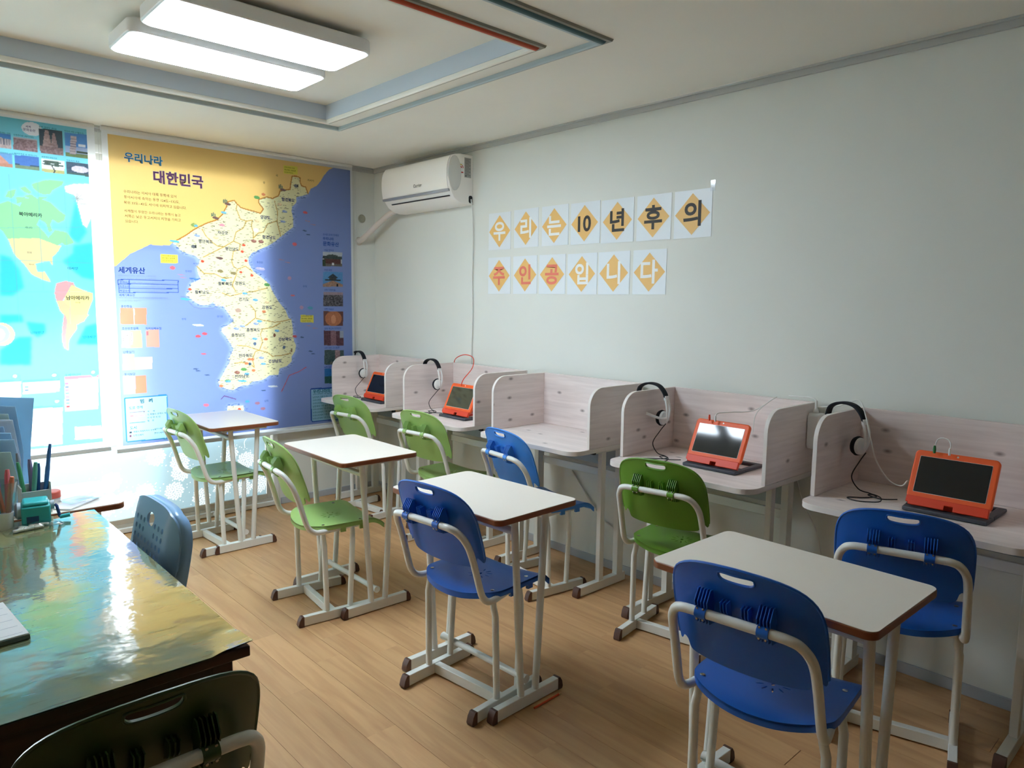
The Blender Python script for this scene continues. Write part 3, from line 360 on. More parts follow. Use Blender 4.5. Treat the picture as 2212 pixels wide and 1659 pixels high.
# ceiling with a recess
RX0, RX1, RY0, RY1, RZ = -.7, 2.02, 2.09, 3.70, 2.515
c_ = MB(); c_.box(XL,YF,HC,XR,RY0,2.6).box(XL,RY1,HC,XR,YB,2.6).box(XL,RY0,HC,RX0,RY1,2.6).box(RX1,RY0,HC,XR,RY1,2.6).box(RX0,RY0,RZ,RX1,RY1,2.6)
struct(c_.build('ceiling', M_ceil))
def ring(name, x0, y0, x1, y1, m_in, m_out, m_face):
    """moulding around the recess: inner quarter round in colour, outer flat step"""
    prof = [(0,0),(0,-.017),(.004,-.021),(.013,-.020),(.020,-.015),(.024,-.008),(.026,0)]
    out = [(.026,0),(.026,-.009),(.040,-.009),(.044,0)]
    for k, (pr, m) in enumerate(((prof, m_in), (out, m_out))):
        b = MB(); vs = []
        for cx, cy, sx, sy in ((x0,y0,-1,-1),(x1,y0,1,-1),(x1,y1,1,1),(x0,y1,-1,1)):
            for d, z in pr: vs.append((cx+sx*d, cy+sy*d, HC+z))
        n_ = len(pr); fs = []
        for i in range(4):
            for j in range(n_): fs.append((i*n_+j, i*n_+(j+1)%n_, ((i+1)%4)*n_+(j+1)%n_, ((i+1)%4)*n_+j))
        b.add(vs, fs); b.mi = [1 if (k == 0 and q % n_ in (0,1,2)) else 0 for q in range(len(fs))]; struct(b.build(name, [m, m_face]))
struct(MB().box(RX0+.001,RY1-.004,HC,RX1-.001,RY1-.0005,RZ).box(RX1-.004,RY0+.001,HC,RX1-.0005,RY1-.004,RZ).box(RX0+.001,RY0+.0005,HC,RX1-.004,RY0+.004,RZ).build('trim_6', mat('recess_side', rgb(200,212,224), .7)), 'pale blue upstand inside the ceiling recess')  # recess sides coloured bluish to carry the lamp light
ring('trim_1', RX0, RY0, RX1, RY1, M_red, M_greym, M_ceil)
ring('trim_2', RX0-.14, RY0-.225, RX1+.13, RY1+.10, M_teal, M_greym, mat('pale_blue_moulding', rgb(176,194,200), .4))
struct(MB().box(XR-.014,YF,HC-.034,XR,YB,HC).box(XR-.024,YF,HC-.010,XR-.014,YB,HC).build('trim_3', M_trim, bevel=.002), 'cornice along the right wall')
struct(MB().box(XL,YB-.014,HC-.034,XR-.014,YB,HC).box(XL,YB-.028,HC-.014,XR-.024,YB-.014,HC).build('trim_4', M_trim, bevel=.002), 'cornice above the window')
struct(MB().box(XR-.010,YF,0,XR,YB,.045).build('baseboard_right', M_skirt, bevel=.002))
struct(MB().box(WX1+.02,YB-.010,0,XR-.010,YB,.045).build('baseboard_back', M_skirt, bevel=.002))
# window
wn = struct(MB().box(WX0,YB-.015,WZ0,WX1,YB+.1,.035).box(WX1-.035,YB-.02,.035,WX1,YB+.1,WZ1).box(WX0,YB-.01,WZ1-.05,WX1-.035,YB+.1,WZ1).box(WX0,YB-.01,.035,WX0+.04,YB+.1,WZ1-.05).build('window_1', M_pvc, bevel=.003), 'tall sliding window, white frame and metal sash')
MB().box(WX0+.04,YB+.005,.035,WX1-.035,YB+.012,.055).box(WX0+.04,YB+.028,.035,WX1-.035,YB+.036,.062).box(WX0+.04,YB+.06,.035,WX1-.035,YB+.07,.065).build('track', M_alu, wn, bevel=.001)
def sash(x0, x1, y):
    MB().box(x0,y,.055,x0+.035,y+.025,2.29).box(x1-.035,y,.055,x1,y+.025,2.29).box(x0+.035,y,.055,x1-.035,y+.025,.088).box(x0+.035,y,2.25,x1-.035,y+.025,2.29).box(x0+.035,y,.555,x1-.035,y+.025,.585).build('sash', M_alu, wn, bevel=.002)
    MB().box(x0+.035,y+.010,.585,x1-.035,y+.014,2.25).build('pane', M_glass, wn)
    if x0 < 0: MB().box(x0+.035,y+.010,.088,x1-.035,y+.014,.555).build('frosted_pane', M_film, wn)
sash(WX0+.04, .52, YB+.04); sash(.49, 2.15, YB+.01)
# outside, unseen: a wall and an overhang added to shade the window from the sun
struct(MB().box(2.35,YB+.14,-3,2.75,YB+.98,4.5).build('wall_outside', mat('outside_render', rgb(190,188,180), .9)), 'wing of the building beside the window')
struct(MB().box(-3,YB+.14,2.62,2.35,YB+1.30,2.78).build('trim_5', mat('eave_board', rgb(200,200,195), .8)), 'eave above the window')
struct(MB().box(-12,YB+.14,-3.1,14,YB+22,-3.0).build('ground', mat('outside_ground', rgb(150,148,140), .9)), 'yard outside')

# ------------------------------------------------------------------ the two printed blinds
PAL = dict(navy=(52,58,110), sea=(70,110,180), brown=(120,84,40), title1=(40,140,200), title2=(138,100,170), blue=(38,84,170), pale=(150,160,205), teal=(30,110,130), dark=(50,60,80), olive=(120,110,30),
  land=(243,238,190), ytag=(238,228,96), book1=(226,150,120), book2=(190,170,160), book3=(226,180,150), book4=(240,170,150), book5=(215,195,190), white=(250,250,250), cream=(245,240,225), rose=(220,120,130), maroon=(130,70,100),
  tealline=(50,140,185), legend=(176,222,236), legend2=(160,205,226), purple=(90,70,130), grey=(130,140,140), cyan=(70,170,200))
class Canvas:
    def __init__(s, x0, z0, x1, z1, st, base):
        s.x0, s.z0, s.st = x0, z0, st; s.nx = int(round((x1-x0)/st))+1; s.nz = int(round((z1-z0)/st))+1
        s.a = np.zeros((s.nz, s.nx, 3)); s.a[:] = base
        s.X, s.Z = np.meshgrid(x0+np.arange(s.nx)*st, z0+np.arange(s.nz)*st)
    def mask(s, poly):
        m = np.zeros(s.X.shape, bool); P = np.array(poly); 
        ix0 = max(int((P[:,0].min()-s.x0)/s.st)-1,0); ix1 = min(int((P[:,0].max()-s.x0)/s.st)+2,s.nx); iz0 = max(int((P[:,1].min()-s.z0)/s.st)-1,0); iz1 = min(int((P[:,1].max()-s.z0)/s.st)+2,s.nz)
        if ix1 <= ix0 or iz1 <= iz0: return m
        X, Z = s.X[iz0:iz1,ix0:ix1], s.Z[iz0:iz1,ix0:ix1]; c = np.zeros(X.shape, bool); j = len(P)-1
        for i in range(len(P)):
            xi, yi = P[i]; xj, yj = P[j]
            if yi != yj: c ^= ((yi > Z) != (yj > Z)) & (X < (xj-xi)*(Z-yi)/(yj-yi)+xi)
            j = i
        m[iz0:iz1,ix0:ix1] = c; return m
    def poly(s, p, col, al=1): m = s.mask(p); s.a[m] = s.a[m]*(1-al)+np.array(col)*al
    def line(s, pts, col, w, al=1):
        for (ax, az), (bx, bz) in zip(pts[:-1], pts[1:]):
            dx, dz = bx-ax, bz-az; L = dx*dx+dz*dz+1e-12; t = np.clip(((s.X-ax)*dx+(s.Z-az)*dz)/L, 0, 1)
            m = (s.X-ax-t*dx)**2+(s.Z-az-t*dz)**2 < (w/2)**2; s.a[m] = s.a[m]*(1-al)+np.array(col)*al
    def ell(s, cx, cz, rx, rz, col, rot=0, al=1):
        x, z = s.X-cx, s.Z-cz; a = x*math.cos(rot)+z*math.sin(rot); b = -x*math.sin(rot)+z*math.cos(rot)
        m = (a/rx)**2+(b/rz)**2 < 1; s.a[m] = s.a[m]*(1-al)+np.array(col)*al
    def mesh(s, name, y, m):
        nx, nz = s.nx, s.nz; v = np.empty((nx*nz, 3), np.float32); v[:,0] = s.X.ravel(); v[:,1] = y; v[:,2] = s.Z.ravel()
        i = np.arange((nx-1)*(nz-1)); r, c = i//(nx-1), i % (nx-1); q = r*nx+c
        f = np.stack([q, q+1, q+nx+1, q+nx], 1).astype(np.int32).ravel()
        me = bpy.data.meshes.new(name); me.vertices.add(nx*nz); me.vertices.foreach_set('co', v.ravel())
        n = len(i); me.loops.add(n*4); me.loops.foreach_set('vertex_index', f); me.polygons.add(n)
        me.polygons.foreach_set('loop_start', np.arange(n, dtype=np.int32)*4); me.update(calc_edges=True)
        a = s.a/255; lin = np.where(a <= .04045, a/12.92, ((np.clip(a,0,1)+.055)/1.055)**2.4); colr = np.ones((nx*nz, 4), np.float32); colr[:,:3] = lin.reshape(-1, 3)
        at = me.color_attributes.new('col', 'FLOAT_COLOR', 'POINT'); at.data.foreach_set('color', colr.ravel()); me.materials.append(m); return me
def blur(a, n):
    for _ in range(n):
        a = (a+np.roll(a,1,0)+np.roll(a,-1,0)+np.roll(a,1,1)+np.roll(a,-1,1))/5
    return a
rng = np.random.RandomState(5)
BY = 4.745
# --- frosted lower pane with its dandelion print
cf = Canvas(.525, .088, 2.115, .555, .0021, (158,186,196))
for cx, cz in DATA['dand']:
    for i in range(60):
        r = .058*math.sqrt((i+.5)/60); q = i*2.39996; px, pz = cx+r*math.cos(q), cz+r*math.sin(q)
        cf.ell(px, pz, .0062, .0062, (250,253,254)); cf.ell(px, pz, .0022, .0022, (158,186,196))
    for j in range(7):
        q = random.random()*6.28; r = .066+.03*random.random(); cf.ell(cx+r*math.cos(q), cz+r*math.sin(q), .0032, .0032, (250,253,254))
for st in DATA['stems']: cf.line([(p.x, p.z) for p in cat([(a, 0, b) for a, b in st], 5)], (250,253,254), .0044)
o = bpy.data.objects.new('frosted_pane', cf.mesh('frosted_pane', YB+.022, transl('frosted_print', None, .095, .03))); C.objects.link(o); o.parent = wn; o['label'] = 'frosted pane with white dandelion print'
# --- map of Korea
cv = Canvas(1.190, .560, 2.776, 2.396, .0034, (138,160,216))
land = cv.mask(DATA['land']) | cv.mask(DATA['shapes'][0][2]); china = cv.mask(DATA['china'])
g = blur(land.astype(float), 60); t_ = np.clip((g-.02)*4, 0, 1)*.62
left = np.clip((1.85-cv.X)/.5, 0, 1)*.45; left = np.where(cv.Z < 1.75, left, 0); t_ = np.maximum(t_, blur(left, 20)*.6)  # sea made paler toward the left, window backlight put into the print
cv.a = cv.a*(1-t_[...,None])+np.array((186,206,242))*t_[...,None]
cv.a[china] = (247,212,134)
cv.a[land] = (244,240,194)
for p in DATA['prov']: cv.line(p, (205,172,96), .0065)
cv.line(DATA['river'], (196,134,52), .0075)
cv.line(DATA['nll'], (130,140,190), .0035); cv.line(DATA['redline'], (214,92,100), .005); cv.line(DATA['maroon'], (120,84,140), .006)
for k in DATA['shapes'][1:]:
    if k[0] == 'p': cv.poly(k[2], PAL[k[1]])
    else: cv.line(k[2], PAL[k[1]], max(k[3], .0036))
lp = np.argwhere(land)
for i in rng.choice(len(lp), 900):   # tiny place names
    z_, x_ = lp[i]; w_ = rng.randint(2,6); cc = (110,100,60) if rng.rand() < .8 else (60,60,60)
    if x_+w_ < cv.nx: cv.a[z_, x_:x_+w_] = cv.a[z_, x_:x_+w_]*.35+np.array(cc)*.65
sm = (blur(land.astype(float), 14) > .03) & ~land & ~china; spx = np.argwhere(sm & (cv.X > 1.5))
for i in rng.choice(len(spx), 330):
    z_, x_ = spx[i]; w_ = rng.randint(2,6)
    if x_+w_ < cv.nx: cv.a[z_, x_:x_+w_] = cv.a[z_, x_:x_+w_]*.4+np.array((60,90,150))*.6
for i in rng.choice(len(lp), 70):
    z_, x_ = lp[i]; cv.line([(cv.X[z_,x_], cv.Z[z_,x_]), (cv.X[z_,x_]+rng.uniform(-.03,.03), cv.Z[z_,x_]-rng.uniform(0,.05))], (214,214,176), .003)
IC = dict(octo=((236,120,130),.016,.012), fish=((190,150,170),.022,.003), whale=((80,130,200),.03,.006), hill=((150,170,96),.02,.012), lake=((110,180,216),.018,.008), tree=((90,128,110),.004,.015), log=((130,100,96),.022,.008), pig=((238,160,176),.017,.009),
  pond=((150,170,206),.019,.008), egg=((228,206,160),.017,.009), bird=((120,124,130),.016,.011), lake2=((100,190,226),.03,.007), red=((232,96,70),.011,.008), leaf=((156,140,96),.02,.009), green=((110,170,100),.02,.011), fox=((222,140,96),.014,.009), cow=((240,236,226),.018,.013),
  brown=((160,110,96),.019,.011), crab=((224,100,110),.017,.009), fishd=((70,100,140),.016,.004), ship=((196,190,220),.034,.009), squid=((200,160,190),.014,.013), shrimp=((228,120,130),.016,.006), rook=((200,170,150),.02,.014), wave=((90,170,200),.021,.011), acorn=((130,84,60),.009,.013),
  tri=((100,120,150),.010,.012), bottle=((150,130,96),.007,.014), ship2=((226,232,240),.036,.007), fishb=((90,180,220),.016,.009), brown2=((180,130,150),.018,.010), star=((60,100,130),.01,.01), lip=((236,130,150),.018,.010))
for k, x_, z_ in DATA['icons']:
    c_, a_, b_ = IC[k]; cv.ell(x_, z_, a_, b_, c_, -.1)
    if k in ('pond','egg','brown','cow','lake','hill','ship','ship2','whale'): cv.ell(x_+a_*.3, z_+b_*.35, a_*.5, b_*.4, tuple(min(255, v+28) for v in c_))
    if k == 'tree': cv.ell(x_-.010, z_-.002, .004, .013, c_); cv.ell(x_+.010, z_-.003, .004, .012, c_)
    if k == 'bird': cv.ell(x_+.013, z_+.002, .005, .012, (60,66,70))
    if k == 'hill': cv.ell(x_+.012, z_-.004, .012, .007, (110,190,226))
def photo(cv, q, kind):
    m = cv.mask(q); P = np.array(q); x0, x1, z0, z1 = P[:,0].min(), P[:,0].max(), P[:,1].min(), P[:,1].max()
    u = (cv.X-x0)/(x1-x0); v = (cv.Z-z0)/(z1-z0); nz = blur(rng.rand(*cv.X.shape), 1)-.5; a = cv.a
    def S(mask, c, n=60): mm = m & mask; a[mm] = np.clip(np.array(c)+nz[mm][:,None]*n, 0, 255)
    if kind == 0: S(v > -1, (200,206,214), 20); S(v < .22, (110,104,96)); S((v < .58) & (v > .2) & (abs(u-.5) < .42), (92,52,50)); S((v > .5) & (v < .66+.1*abs(u-.5)) & (abs(u-.5) < .5), (60,76,74)); S((v > .66) & (v < .82-abs(u-.5)*.2) & (abs(u-.5) < .28), (72,86,84)); S((abs(u-.52) < .06) & (v > .1) & (v < .26), (235,235,235)); S((v < .45) & (u < .14), (50,70,46))
    elif kind == 1: S(v > -1, (96,160,214), 20); S(v < .42-.5*abs(u-.5), (176,140,120)); S((v > .40) & (v < .5) & (abs(u-.5) < .4), (36,50,62)); S((v > .5) & (v < .6) & (abs(u-.5) < .18), (60,60,60)); S((v >= .6) & (v < .88-abs(u-.5)) & (abs(u-.5) < .25), (36,52,66)); S((abs(u-.72) < .04) & (v < .2), (20,20,20))
    elif kind == 2: S(v > -1, (90,86,92), 190); S(v > .8, (170,150,160), 40)
    elif kind == 3: S(v > -1, (196,124,84), 40); S(((u-.5)/.42)**2+((v-.5)/.5)**2 > 1, (110,66,60), 20); S(((u-.5)/.12)**2+((v-.45)/.3)**2 < 1, (226,160,120), 20)
    elif kind == 4: S(v > -1, (96,56,70), 70); S((u > .35) & (u < .62), (150,110,120), 60); S((u > .8) & (v > .5), (170,180,200), 20)
    elif kind == 5: S(v > -1, (74,96,96), 60); S((u > .55) & (u < .8) & (v > .3), (170,140,140), 90); S((v < .25) & (u > .3), (120,116,104), 50)
    elif kind == 6: S(v > -1, (56,126,190), 24); S(v < .5, (50,96,90), 30)
    elif kind == 'parthenon': S(v > -1, (60,130,196), 12); S((v < .75-.12*u) & (v > .2), (196,186,190), 40); S((v < .65) & (v > .25) & (np.sin(u*50) > .5), (120,120,140), 20); S(v < .22, (200,180,180), 60)
    elif kind == 'bazaar': S(v > -1, (150,120,124), 110); S(v > .85, (186,180,190), 20)
    elif kind == 'cathedral': S(v > -1, (40,64,76), 10); S((abs(u-.33) < .07+.2*(.95-v)) & (v < .95), (176,148,146), 90); S((abs(u-.63) < .05+.2*(.85-v)) & (v < .88), (166,138,138), 90); S(v < .3, (140,112,112), 90)
    elif kind == 'tower': S(v > -1, (76,146,214), 10); S(v < .45, (170,190,226), 10); S(v < .17, (110,130,80), 30); S((abs(u-.3-.12*v) < .13) & (v > .12) & (v < .86), (204,190,196), 30); S((abs(u-.3-.12*v) < .13) & (v > .12) & (v < .8) & (np.sin(v*60) > .6), (150,136,150), 30); S((abs(u-.75) < .15) & (abs(v-.52) < .05), (230,236,245), 10); S((v < .27) & (v > .2) & (u > .5), (50,70,50), 20)
    elif kind == 'pyramid': S(v > -1, (110,160,206), 10); S(v < .85-abs(u-.45)*1.5, (206,150,130), 30); S(v < .25, (196,140,116), 30)
    elif kind == 'plain': S(v > -1, (66,118,190), 14); S(v < .25, (120,140,110), 20); S((v > .25) & (v < .38) & (abs(u-.4) > .2), (50,84,110), 20)
    elif kind == 'acacia': S(v > -1, (226,232,232), 12); S(v < .25, (190,184,120), 26); S((abs(u-.5-.05*np.sin(v*9)) < .03) & (v < .6), (70,70,60), 20); S((((u-.45)/.4)**2+((v-.8)/.12)**2 < 1) | (((u-.65)/.3)**2+((v-.6)/.08)**2 < 1) | (((u-.25)/.22)**2+((v-.62)/.07)**2 < 1), (70,92,80), 40)
    elif kind == 'falls': S(v > -1, (60,84,104), 40); S(((u-.6)/.38)**2+((v-.5)/.26)**2 < 1, (214,206,216), 40); S(v < .2, (60,96,92), 20)
for i, q in enumerate(DATA['photos']): photo(cv, q, i)
def blind(name, label, x0, x1, z0, z1, cv, texts, group):
    r = thing(name, label, 'blind', ((x0+x1)/2, BY, z0), 0, group)
    def loc(o): o.location = (-(x0+x1)/2, -BY, -z0); return o
    loc(MB().box(x0,BY,z0+.012,x1,BY+.0006,z1).build('fabric', M_fabric, r))
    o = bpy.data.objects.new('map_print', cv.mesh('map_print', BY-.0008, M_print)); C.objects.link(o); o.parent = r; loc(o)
    loc(MB().box(x0-.003,BY-.008,z0-.012,x1+.003,BY+.008,z0+.014).build('bottom_bar', mat('bar_grey', rgb(206,212,214), .4), r, bevel=.004))
    loc(MB().tube([(x0,BY+.012,z1-.005),(x1,BY+.012,z1-.005)], .016, 12).build('roller', M_white, r))
    return r, loc
RX = Matrix.Rotation(PI/2, 4, 'X')
def texts_on(r, loc, T, y):
    by = {}
    for s, x, z, hh, c, w, al in T: by.setdefault(c, []).append((s, x, z, hh, w, al))
    for c, L in by.items():
        it = []; it2 = []
        for s, x, z, hh, w, al in L:
            big = hh > .04; k = 1.12*hh
            yy = y if not big else y-.0006
            M_ = Matrix.Translation((x, yy, z-.40*hh)) @ RX
            it.append((s, M_, k, 'b' if hh > .02 else 's', 'CENTER' if al == 'c' else 'LEFT'))
            if c in ('title1','title2'): it2.append((s, Matrix.Translation((x, y, z-.40*hh)) @ RX, k, 'o', 'CENTER'))
        for L2, mm, nm in ((it2, M_tw, 'title_outline'), (it, transl('ink_'+c, rgb(*PAL[c]), .3, .02), 'lettering')):
            if not L2: continue
            b = MB()
            for v, f in textmesh(L2): b.add(v, f)
            me = bpy.data.meshes.new(nm); me.from_pydata(b.v, [], b.f); me.materials.append(mm)
            o = bpy.data.objects.new(nm, me); C.objects.link(o); o.parent = r; loc(o); o['kind'] = 'stuff'
M_tw = transl('white_ink', rgb(246,244,250), .3, .02)
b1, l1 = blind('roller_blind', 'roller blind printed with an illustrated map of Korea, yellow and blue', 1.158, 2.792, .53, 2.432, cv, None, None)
texts_on(b1, l1, DATA['text'], BY-.0018)
# --- world map
w = DATA['world']
cw = Canvas(-.40, .60, 1.085, 2.405, .0036, (126,214,232))
topg = np.clip((cw.Z-1.9)/.4, 0, 1)
for p in w['deep']: 
    m = blur(cw.mask(p).astype(float), 8)[...,None]; cw.a = cw.a*(1-m)+np.array((64,196,226))*m
halo = np.zeros(cw.X.shape)
for k in ('green','tan','pink','yellow','orange','ice'):
    for p in w[k]: halo += cw.mask(p)
hb = blur(np.clip(halo,0,1), 8)[...,None]; cw.a = cw.a*(1-hb*.8)+np.array((176,236,244))*hb*.8
for k, c in (('green',(148,214,156)),('tan',(222,204,154)),('ice',(238,234,226)),('pink',(240,160,160)),('yellow',(246,228,150)),('orange',(248,192,150))):
    for p in w[k]: cw.poly(p, c)
for l in w['lines']: cw.line(l, (110,170,190), .0036, .5)
cx, cz = w['circle']; cw.ell(cx, cz, .062, .062, (246,226,160)); cw.ell(cx-.01, cz+.004, .05, .05, (170,224,190)); cw.ell(cx-.022, cz, .04, .036, (226,240,246))
a_, b_ = w['bubble']; cw.ell((a_[0]+b_[0])/2-.005, (a_[1]+b_[1])/2, .048, .036, (246,244,250))
for body, head, c in w['tables']:
    cw.poly(body, (240,250,252)); cw.poly(head, (110,200,224) if c == 'tb' else (240,140,150))
    P = np.array(body); x0, x1, z0, z1 = P[:,0].min(), P[:,0].max(), P[:,1].min(), P[:,1].max(); z_ = z1-.04
    while z_ > z0+.015:
        cw.line([(x0+.012, z_), (x0+.024, z_)], [(220,80,90),(70,110,200),(90,190,200),(180,120,160)][rng.randint(4)], .008)
        cw.line([(x0+.035, z_), (x0+.035+rng.uniform(.02,.04), z_)], (170,190,200), .0036); cw.line([(x0+.08, z_), (x0+.08+rng.uniform(.015,.035), z_)], (170,190,200), .0036); z_ -= .019
    cw.ell(x1-.02, z1+.012, .022, .022, (120,190,226)); cw.ell(x1-.026, z1+.018, .010, .008, (240,246,250))
cw.poly(w['legend'], (220,244,246))
P = np.array(w['legend'])
for i in range(5): cw.line([(P[:,0].min()+.012, P[:,1].max()-.025-.012*i), (P[:,0].max()-.02-.01*(i % 3), P[:,1].max()-.022-.012*i)], (120,170,186), .0036, .7)
cx, cz = w['photos'][3][1][2]; cx, cz = .985, 2.0
for kind, q in w['photos']: photo(cw, q, kind)
for k in range(16): q_ = k*PI/8; cw.line([(1.018, 2.012), (1.018+math.cos(q_)*(.024 if k % 2 else .03), 2.012+math.sin(q_)*(.024 if k % 2 else .03))], (130,140,140), .002, .6)
b2, l2 = blind('roller_blind', 'roller blind printed with a cyan world map, the Americas in view', -.43, 1.123, .553, 2.432, cw, None, None)
texts_on(b2, l2, w['text'], BY-.0018)
for lab, x_, z0_, nm in (('pull chain hanging in the gap between the two map blinds', 1.140, .9, 'pull_chain'), ('thin pull chain right of the map of Korea', 2.806, 1.0, 'pull_chain')):
    b = MB()
    for dx in (0, .012):
        z_ = 2.40
        while z_ > z0_:
            b.box(x_+dx-.0013, BY-.004, z_-.005, x_+dx+.0013, BY-.0015, z_); z_ -= .0075
        b.tube([(x_+dx, BY-.003, 2.41), (x_+dx, BY-.003, z0_)], .0007, 5)
    o = b.build(nm, mat('chain_white', rgb(206,208,204), .4)); tag(o, lab, 'chain')

# ------------------------------------------------------------------ ceiling light
L = thing('ceiling_light', 'glowing LED ceiling light of two rounded rectangular panels', 'lamp', (1.25, 2.97, RZ))
def fnxy(dz): return lambda u, v, w: (u, v, w)
for (x0, y0, x1, y1) in ((-.405,.04,.41,.355), (-.40,-.365,.39,-.04)):
    pb = MB().prism(rrect(x0,y0,x1,y1,.045,6), lambda u,v,w: (u,v,w), -.075, -.022).build('light_panel', M_white, L, bevel=.006)
    MB().prism(rrect(x0+.012,y0+.012,x1-.012,y1-.012,.036,6), lambda u,v,w: (u,v,w), -.0775, -.074).build('diffuser', M_lampglow, pb)
MB().box(-.30,-.13,-.022,.30,.13,0).box(.30,-.20,-.022,.345,-.13,-.004).build('mounting_plate', M_white, L, bevel=.003)

# ------------------------------------------------------------------ air conditioner
A = thing('air_conditioner', 'white wall-mounted air conditioner high in the corner above the carrels', 'air conditioner', (XR, 4.005, 2.06))
Y0, Y1 = -.375, .375
prof = [(0,.32),(-.10,.32),(-.145,.312),(-.172,.296),(-.19,.262),(-.199,.215),(-.200,.165),(-.192,.112),(-.176,.075),(-.150,.042),(-.112,.018),(-.06,.008),(0,.010)]
MB().prism(prof, lambda u,v,w: (u,w,v), Y0, Y1).build('body', M_off, A, bevel=.004, ang=30)
cur = cat2([(-.152,.310),(-.176,.297),(-.196,.262),(-.205,.215),(-.206,.165),(-.199,.115),(-.194,.098)], 4, False)
pl = MB(); n = len(cur); inn = [(a+.008,b) for a,b in cur]
pl.prism(cur+inn[::-1], lambda u,v,w: (u,w,v), Y0+.012, Y1-.002); pl.build('front_panel', mat('ac_gloss', rgb(250,246,240), .18), A, bevel=.002, ang=40)
MB().prism([(-.200,.096),(-.190,.096),(-.184,.082),(-.1945,.082)], lambda u,v,w: (u,w,v), Y0+.004, Y1-.002).build('silver_strip', M_silver, A)
MB().prism([(-.1705,.0610),(-.164,.060),(-.160,.055),(-.1655,.0545)], lambda u,v,w: (u,w,v), Y0+.03, Y1-.07).build('outlet_slot', M_dark, A)
sp_ = MB().prism([(a,b) for a,b in circ(-.150,.196,.052,20,.108)], lambda u,v,w: (u,w,v), Y0-.003, Y0+.01).build('side_cover', mat('ac_side', rgb(214,213,208), .35), A, bevel=.002)
MB().box(-.072,Y0-.0012,.178,-.018,Y0+.001,.300).build('rating_label', mat('label_grey', rgb(176,176,172), .6), A)
lb = MB()
for i in range(16): lb.box(-.068, Y0-.0018, .290-i*.0068, -.024-.012*(i % 3 == 1), Y0-.001, .2922-i*.0068)
lb.box(-.066, Y0-.0018, .182, -.056, Y0-.001, .192); lb.build('rating_print', mat('label_ink', rgb(100,100,100), .6), A)
en = MB().box(-.130,Y0-.0012,.196,-.078,Y0+.001,.262).build('energy_label', M_white, A, label='energy rating sticker with red and green arc')
e1 = MB()
def arc(b, r0, r1, a0, a1, n=8):
    for i in range(n):
        p, q = a0+(a1-a0)*i/n, a0+(a1-a0)*(i+1)/n
        b.add([(-.104+r_*math.cos(t_), Y0-.0020, .232+r_*math.sin(t_)) for r_, t_ in ((r0,p),(r1,p),(r1,q),(r0,q))], [(0,1,2,3)])
R_ = ink('label_red', rgb(200,60,40)); G_ = ink('label_green', rgb(70,140,60)); Yl = ink('label_yellow', rgb(220,190,60))
arc(e1, .018, .024, 0, .9); e1.add([(-.104+.012*math.cos(t), Y0-.0020, .232+.012*math.sin(t)) for t in [PI*i/8 for i in range(9)]], [tuple(range(9))]); e1.box(-.128,Y0-.002,.202,-.082,Y0-.0011,.209); e1.build('red_marks', R_, en)
e2 = MB(); arc(e2, .018, .024, 2.2, PI); e2.build('green_marks', G_, en); e3 = MB(); arc(e3, .018, .024, .95, 2.15); e3.build('yellow_marks', Yl, en)
MB().prism(rrect(-.036,.022,-.006,.068,.012), lambda u,v,w: (u,w,v), Y0-.0015, Y0+.003).build('pipe_opening', M_dark, A)
b = MB()
for v, f in textmesh([('Carrier', Matrix.Translation((-.2075, -.01, .135)) @ Matrix.Rotation(-PI/2,4,'Z') @ RX, .030, 'b', 'LEFT')]): b.add(v, f)
bo_ = b.build('logo', mat('logo_grey', rgb(150,150,150), .4), A); bo_['kind'] = 'stuff'
MB().tube(cat([(-.02,Y0-.006,.045),(-.022,Y0-.012,.015),(-.014,Y0-.012,-.04),(-.012,Y0-.016,-.2),(-.010,Y0-.008,-.45),(-.010,Y0-.012,-.7),(-.010,Y0-.004,-.97),(-.012,Y0-.006,-1.30)], 6), .0035, 8).build('power_cord', M_wcable, A)
o = MB().tube(cat([(2.93,4.36,2.098),(2.915,4.44,2.075),(2.895,4.60,1.995),(2.875,4.74,1.915),(2.870,4.796,1.900)], 5), .021, 14).build('pipe_cover', mat('pipe_tape', rgb(226,214,204), .6))
tag(o, 'cream wrapped pipe running from air conditioner down into the window wall', 'pipe')
o = MB().lathe([(.0,0),(.030,0),(.031,.004),(.026,.007),(.024,.0055),(0,.0055)], (2.899, YB-.0005, 2.066), 20, M=Matrix.Rotation(PI/2,4,'X')).build('hole_cover', mat('plug_grey', rgb(160,158,140), .5))
tag(o, 'round grey plug set in the wall left of air conditioner pipe', 'plug')
o = MB().lathe([(.0,0),(.030,0),(.032,.006),(.022,.010),(0,.010)], (2.870, YB-.0005, 1.898), 18, M=Matrix.Rotation(PI/2,4,'X')).build('pipe_collar', mat('collar_putty', rgb(196,190,178), .7))
tag(o, 'pale collar where the wrapped pipe enters the wall', 'collar')

# ------------------------------------------------------------------ letter cards on the right wall
ROW1 = [('우',3.471,3.268,3.369,1.89,'w'),('리',3.238,3.029,3.135,1.893,'w'),('는',3.0,2.792,2.902,1.892,'w'),('10',2.773,2.561,2.672,1.889,'k'),('년',2.552,2.336,2.444,1.885,'k'),('후',2.316,2.107,2.214,1.884,'k'),('의',2.089,1.881,1.987,1.883,'k')]
ROW2 = [('주',3.473,3.266,3.37,1.618,'r'),('인',3.241,3.035,3.137,1.618,'r'),('공',3.017,2.808,2.913,1.617,'r'),('입',2.791,2.574,2.684,1.614,'w'),('니',2.563,2.352,2.459,1.614,'w'),('다',2.331,2.125,2.228,1.614,'w')]
INK = {'w': ink('white_letter', rgb(244,244,240)), 'k': ink('black_letter', rgb(52,48,44)), 'r': ink('coral_letter', rgb(236,128,104))}
M_dia = mat('amber_diamond', rgb(238,190,112), .5); M_lamin = mat('laminated_sheet', rgb(226,232,236), .34)
ORD = ['first','second','third','fourth','fifth','sixth','seventh']
